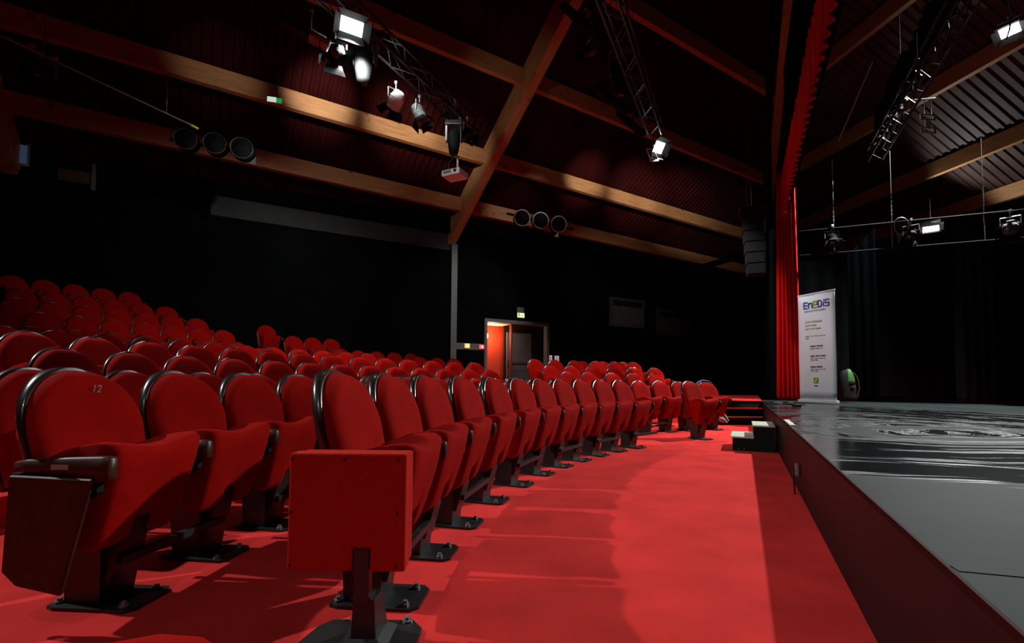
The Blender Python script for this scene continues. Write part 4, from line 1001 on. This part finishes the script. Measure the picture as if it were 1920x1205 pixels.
bm = nb(); a, b_ = pos(1300, 505, 15.8), pos(1395, 478, 15.8); tube(bm, a, b_, .10, 10); tag(link('duct_pipe', bm, m_blackm), 'dark round duct running below the beams left of the loudspeaker column', 'pipe')

# stage pipes, chains, lanterns and odd hardware
pp0, pp1 = at_z(1498, 434, 4.85), at_z(1795, 405, 4.85); dpp = (pp1-pp0).normalized()
t = thing('stage_pipe', 'long thin lighting pipe over the far side of the stage', 'pipe', pp0)
bm = nb(); tube(bm, V(0, 0, 0), dpp*9, .020, 8); link('tube', bm, m_blackm, t)
bm = nb(); tube(bm, V(0, 0, -.62), dpp*9+V(0, 0, -.62), .016, 8); link('lower_tube', bm, m_blackm, t)
for u in (1563, 1672, 1845):
    q = at_plane(u, 415, pp0, V(-dpp.y, dpp.x, 0)); q = V(q.x, q.y, 4.85)-pp0
    bm = nb(); tube(bm, q, q+V(0, 0, 1.75), .007, 5)
    for k in range(12): box(bm, tuple(q+V(0, 0, .2+.05*k)), (.03, .012, .03), rz=k*1.5)
    link('chain', bm, m_chrome, t)
    bm = nb(); tube(bm, q+V(0, 0, -.62), q, .012, 5); link('drop_link', bm, m_grey, t)
def on_pipe(u, v): return at_plane(u, v, pp0, V(-dpp.y, dpp.x, 0))
lantern('dark lantern near the left end of the stage pipe', on_pipe(1560, 450), V(-.2, -.6, -.8), .3, .12, group='stage lanterns')
lantern('dark lantern with bright edges left of the glowing stage lamp', on_pipe(1708, 440), V(-.6, -.5, -.4), .32, .12, m_black)
lantern('chrome-edged lantern at the right end of the stage pipe', on_pipe(1895, 425), V(-.6, -.5, -.5), .34, .13, m_grey)
q = on_pipe(1688, 424); bm = nb(); ns_ = 20; pts = [q+V(0, -.03, 0)+dpp*(.14*cos(i*2*pi/ns_))+V(0, 0, .20*sin(i*2*pi/ns_)) for i in range(ns_+1)]; path(bm, pts, .012, 5); path(bm, [x_+V(0, .03, .01) for x_ in pts], .010, 5); tag(link('cable_coil', bm, m_black), 'black cable coil hanging from the stage pipe', 'cable')
# pale slotted plate hung from a short bar
p = pos(1740, 232, 10); t = thing('slotted_plate', 'pale H-shaped slotted metal plate hanging over the stage', 'plate', p, .1)
m_pl = mat('pale_metal', (.38, .40, .32), .45, metal=.2)
bm = nb()
for z in (-.14, .14):
    for x, w_ in ((0, .36),): box(bm, (x, 0, z+.05), (w_, .02, .035)); box(bm, (x, 0, z-.05), (w_, .02, .035)); box(bm, (-.15, 0, z), (.06, .02, .07)); box(bm, (.15, 0, z), (.06, .02, .07))
box(bm, (0, 0, 0), (.12, .02, .18)); link('plate', bm, m_pl, t)
for x in (-.07, .10):
    bm = nb(); tube(bm, (x, 0, .20), (x, 0, .52), .012, 6); link('hook', bm, m_chrome, t)
bm = nb(); tube(bm, (-.5, .05, .5), (.17, -.02, .56), .016, 6); link('bar', bm, m_chrome, t)
for k, (a, b_, r, mm, lb_) in enumerate((
    (pos(1736, 160, 9.6), pos(1666, 281, 10.6), .008, m_chrome, 'straight bright wire slanting beside the slotted plate'),
    (pos(1636, 115, 8.6), pos(1571, 266, 10.0), .018, m_grey, 'long thin rod slanting down over the stage, left of the truss'),
    (pos(1721, 60, 8.0), pos(1722, 110, 8.0), .02, m_chrome, 'short upright bright tube above the stage truss'),
    (pos(1811, 35, 8.2), pos(1806, 62, 8.2), .012, m_chrome, 'short bright tube near the top right of the stage rigging'),
    (pos(1787, 82, 8.6), pos(1776, 95, 8.6), .01, m_chrome, 'tiny bright bracket on the stage rigging'))):
    bm = nb(); tube(bm, a, b_, r, 6); tag(link('rigging_rod', bm, mm), lb_, 'rod')
bm = nb(); a = [pos(u, v, 8.0) for u, v in ((1892, 5), (1896, 30), (1893, 55), (1886, 75))]; path(bm, a, .012, 5); tag(link('loop_cable', bm, m_chrome), 'curved bright cable at the top right corner', 'cable')
# black cloth tied up under the stage truss
tag(pleated('tied_border', TE3-e*8.6+V(0, 0, 0), TE3-e*.1, 6.74, 7.5, 26, .10, m_drape, 1.0, .4, seed=21), 'black cloth border bunched along the top of the stage truss', 'curtain')
# control booth at the far upper left
kA, kB = k_(onwall(0, 300)), k_(onwall(181, 300))
cb = thing('control_booth', 'dark control booth window with a wooden back wall at far upper left', 'booth', onwall(100, 320)); cb['kind'] = 'structure'; del cb['category']; del cb['label']
def bpart(name, k0, k1, z0, z1, t_, m, off):
    o = wallbox(name, k0, k1, z0, z1, t_, m, off, None); o.data.transform(Matrix.Translation(-cb.location)); o.parent = cb; return o
bpart('booth_post', kB-.05, kB+.03, 5.75, 6.75, .08, m_greyp, .15)
bpart('booth_back', k_(onwall(112, 300)), kB-.05, 5.9, 6.45, .03, stretched_wood('booth_wood', (.10, .045, .018), (.06, .025, .01)), .08)
bpart('booth_sill', kA-2, kB+.1, 5.68, 5.75, .3, m_drape, .15)
bpart('counter', kA-1.5, k_(onwall(18, 300)), 5.95, 6.02, .25, mat('booth_counter', (.3, .29, .25), .6), .25)
mp_ = onwall(33, 288, .35); mo = thing('monitor', 'monitor with a pale frame in the control booth at far left', 'monitor', mp_, .55)
bm = nb(); box(bm, (0, 0, 0), (.42, .05, .55), bevel=.01); link('monitor_case', bm, mat('monitor_grey', (.25, .27, .27), .5), mo)
bm = nb(); box(bm, (.0, -.028, .0), (.34, .01, .44)); link('screen', bm, mat('screen_blue', (.01, .015, .03), .2, emit=(.02, .03, .06), es=1), mo)
bm = nb(); tube(bm, (0, -.02, -.27), (0, -.02, -.36), .05, 10); link('stand', bm, m_grey, mo)
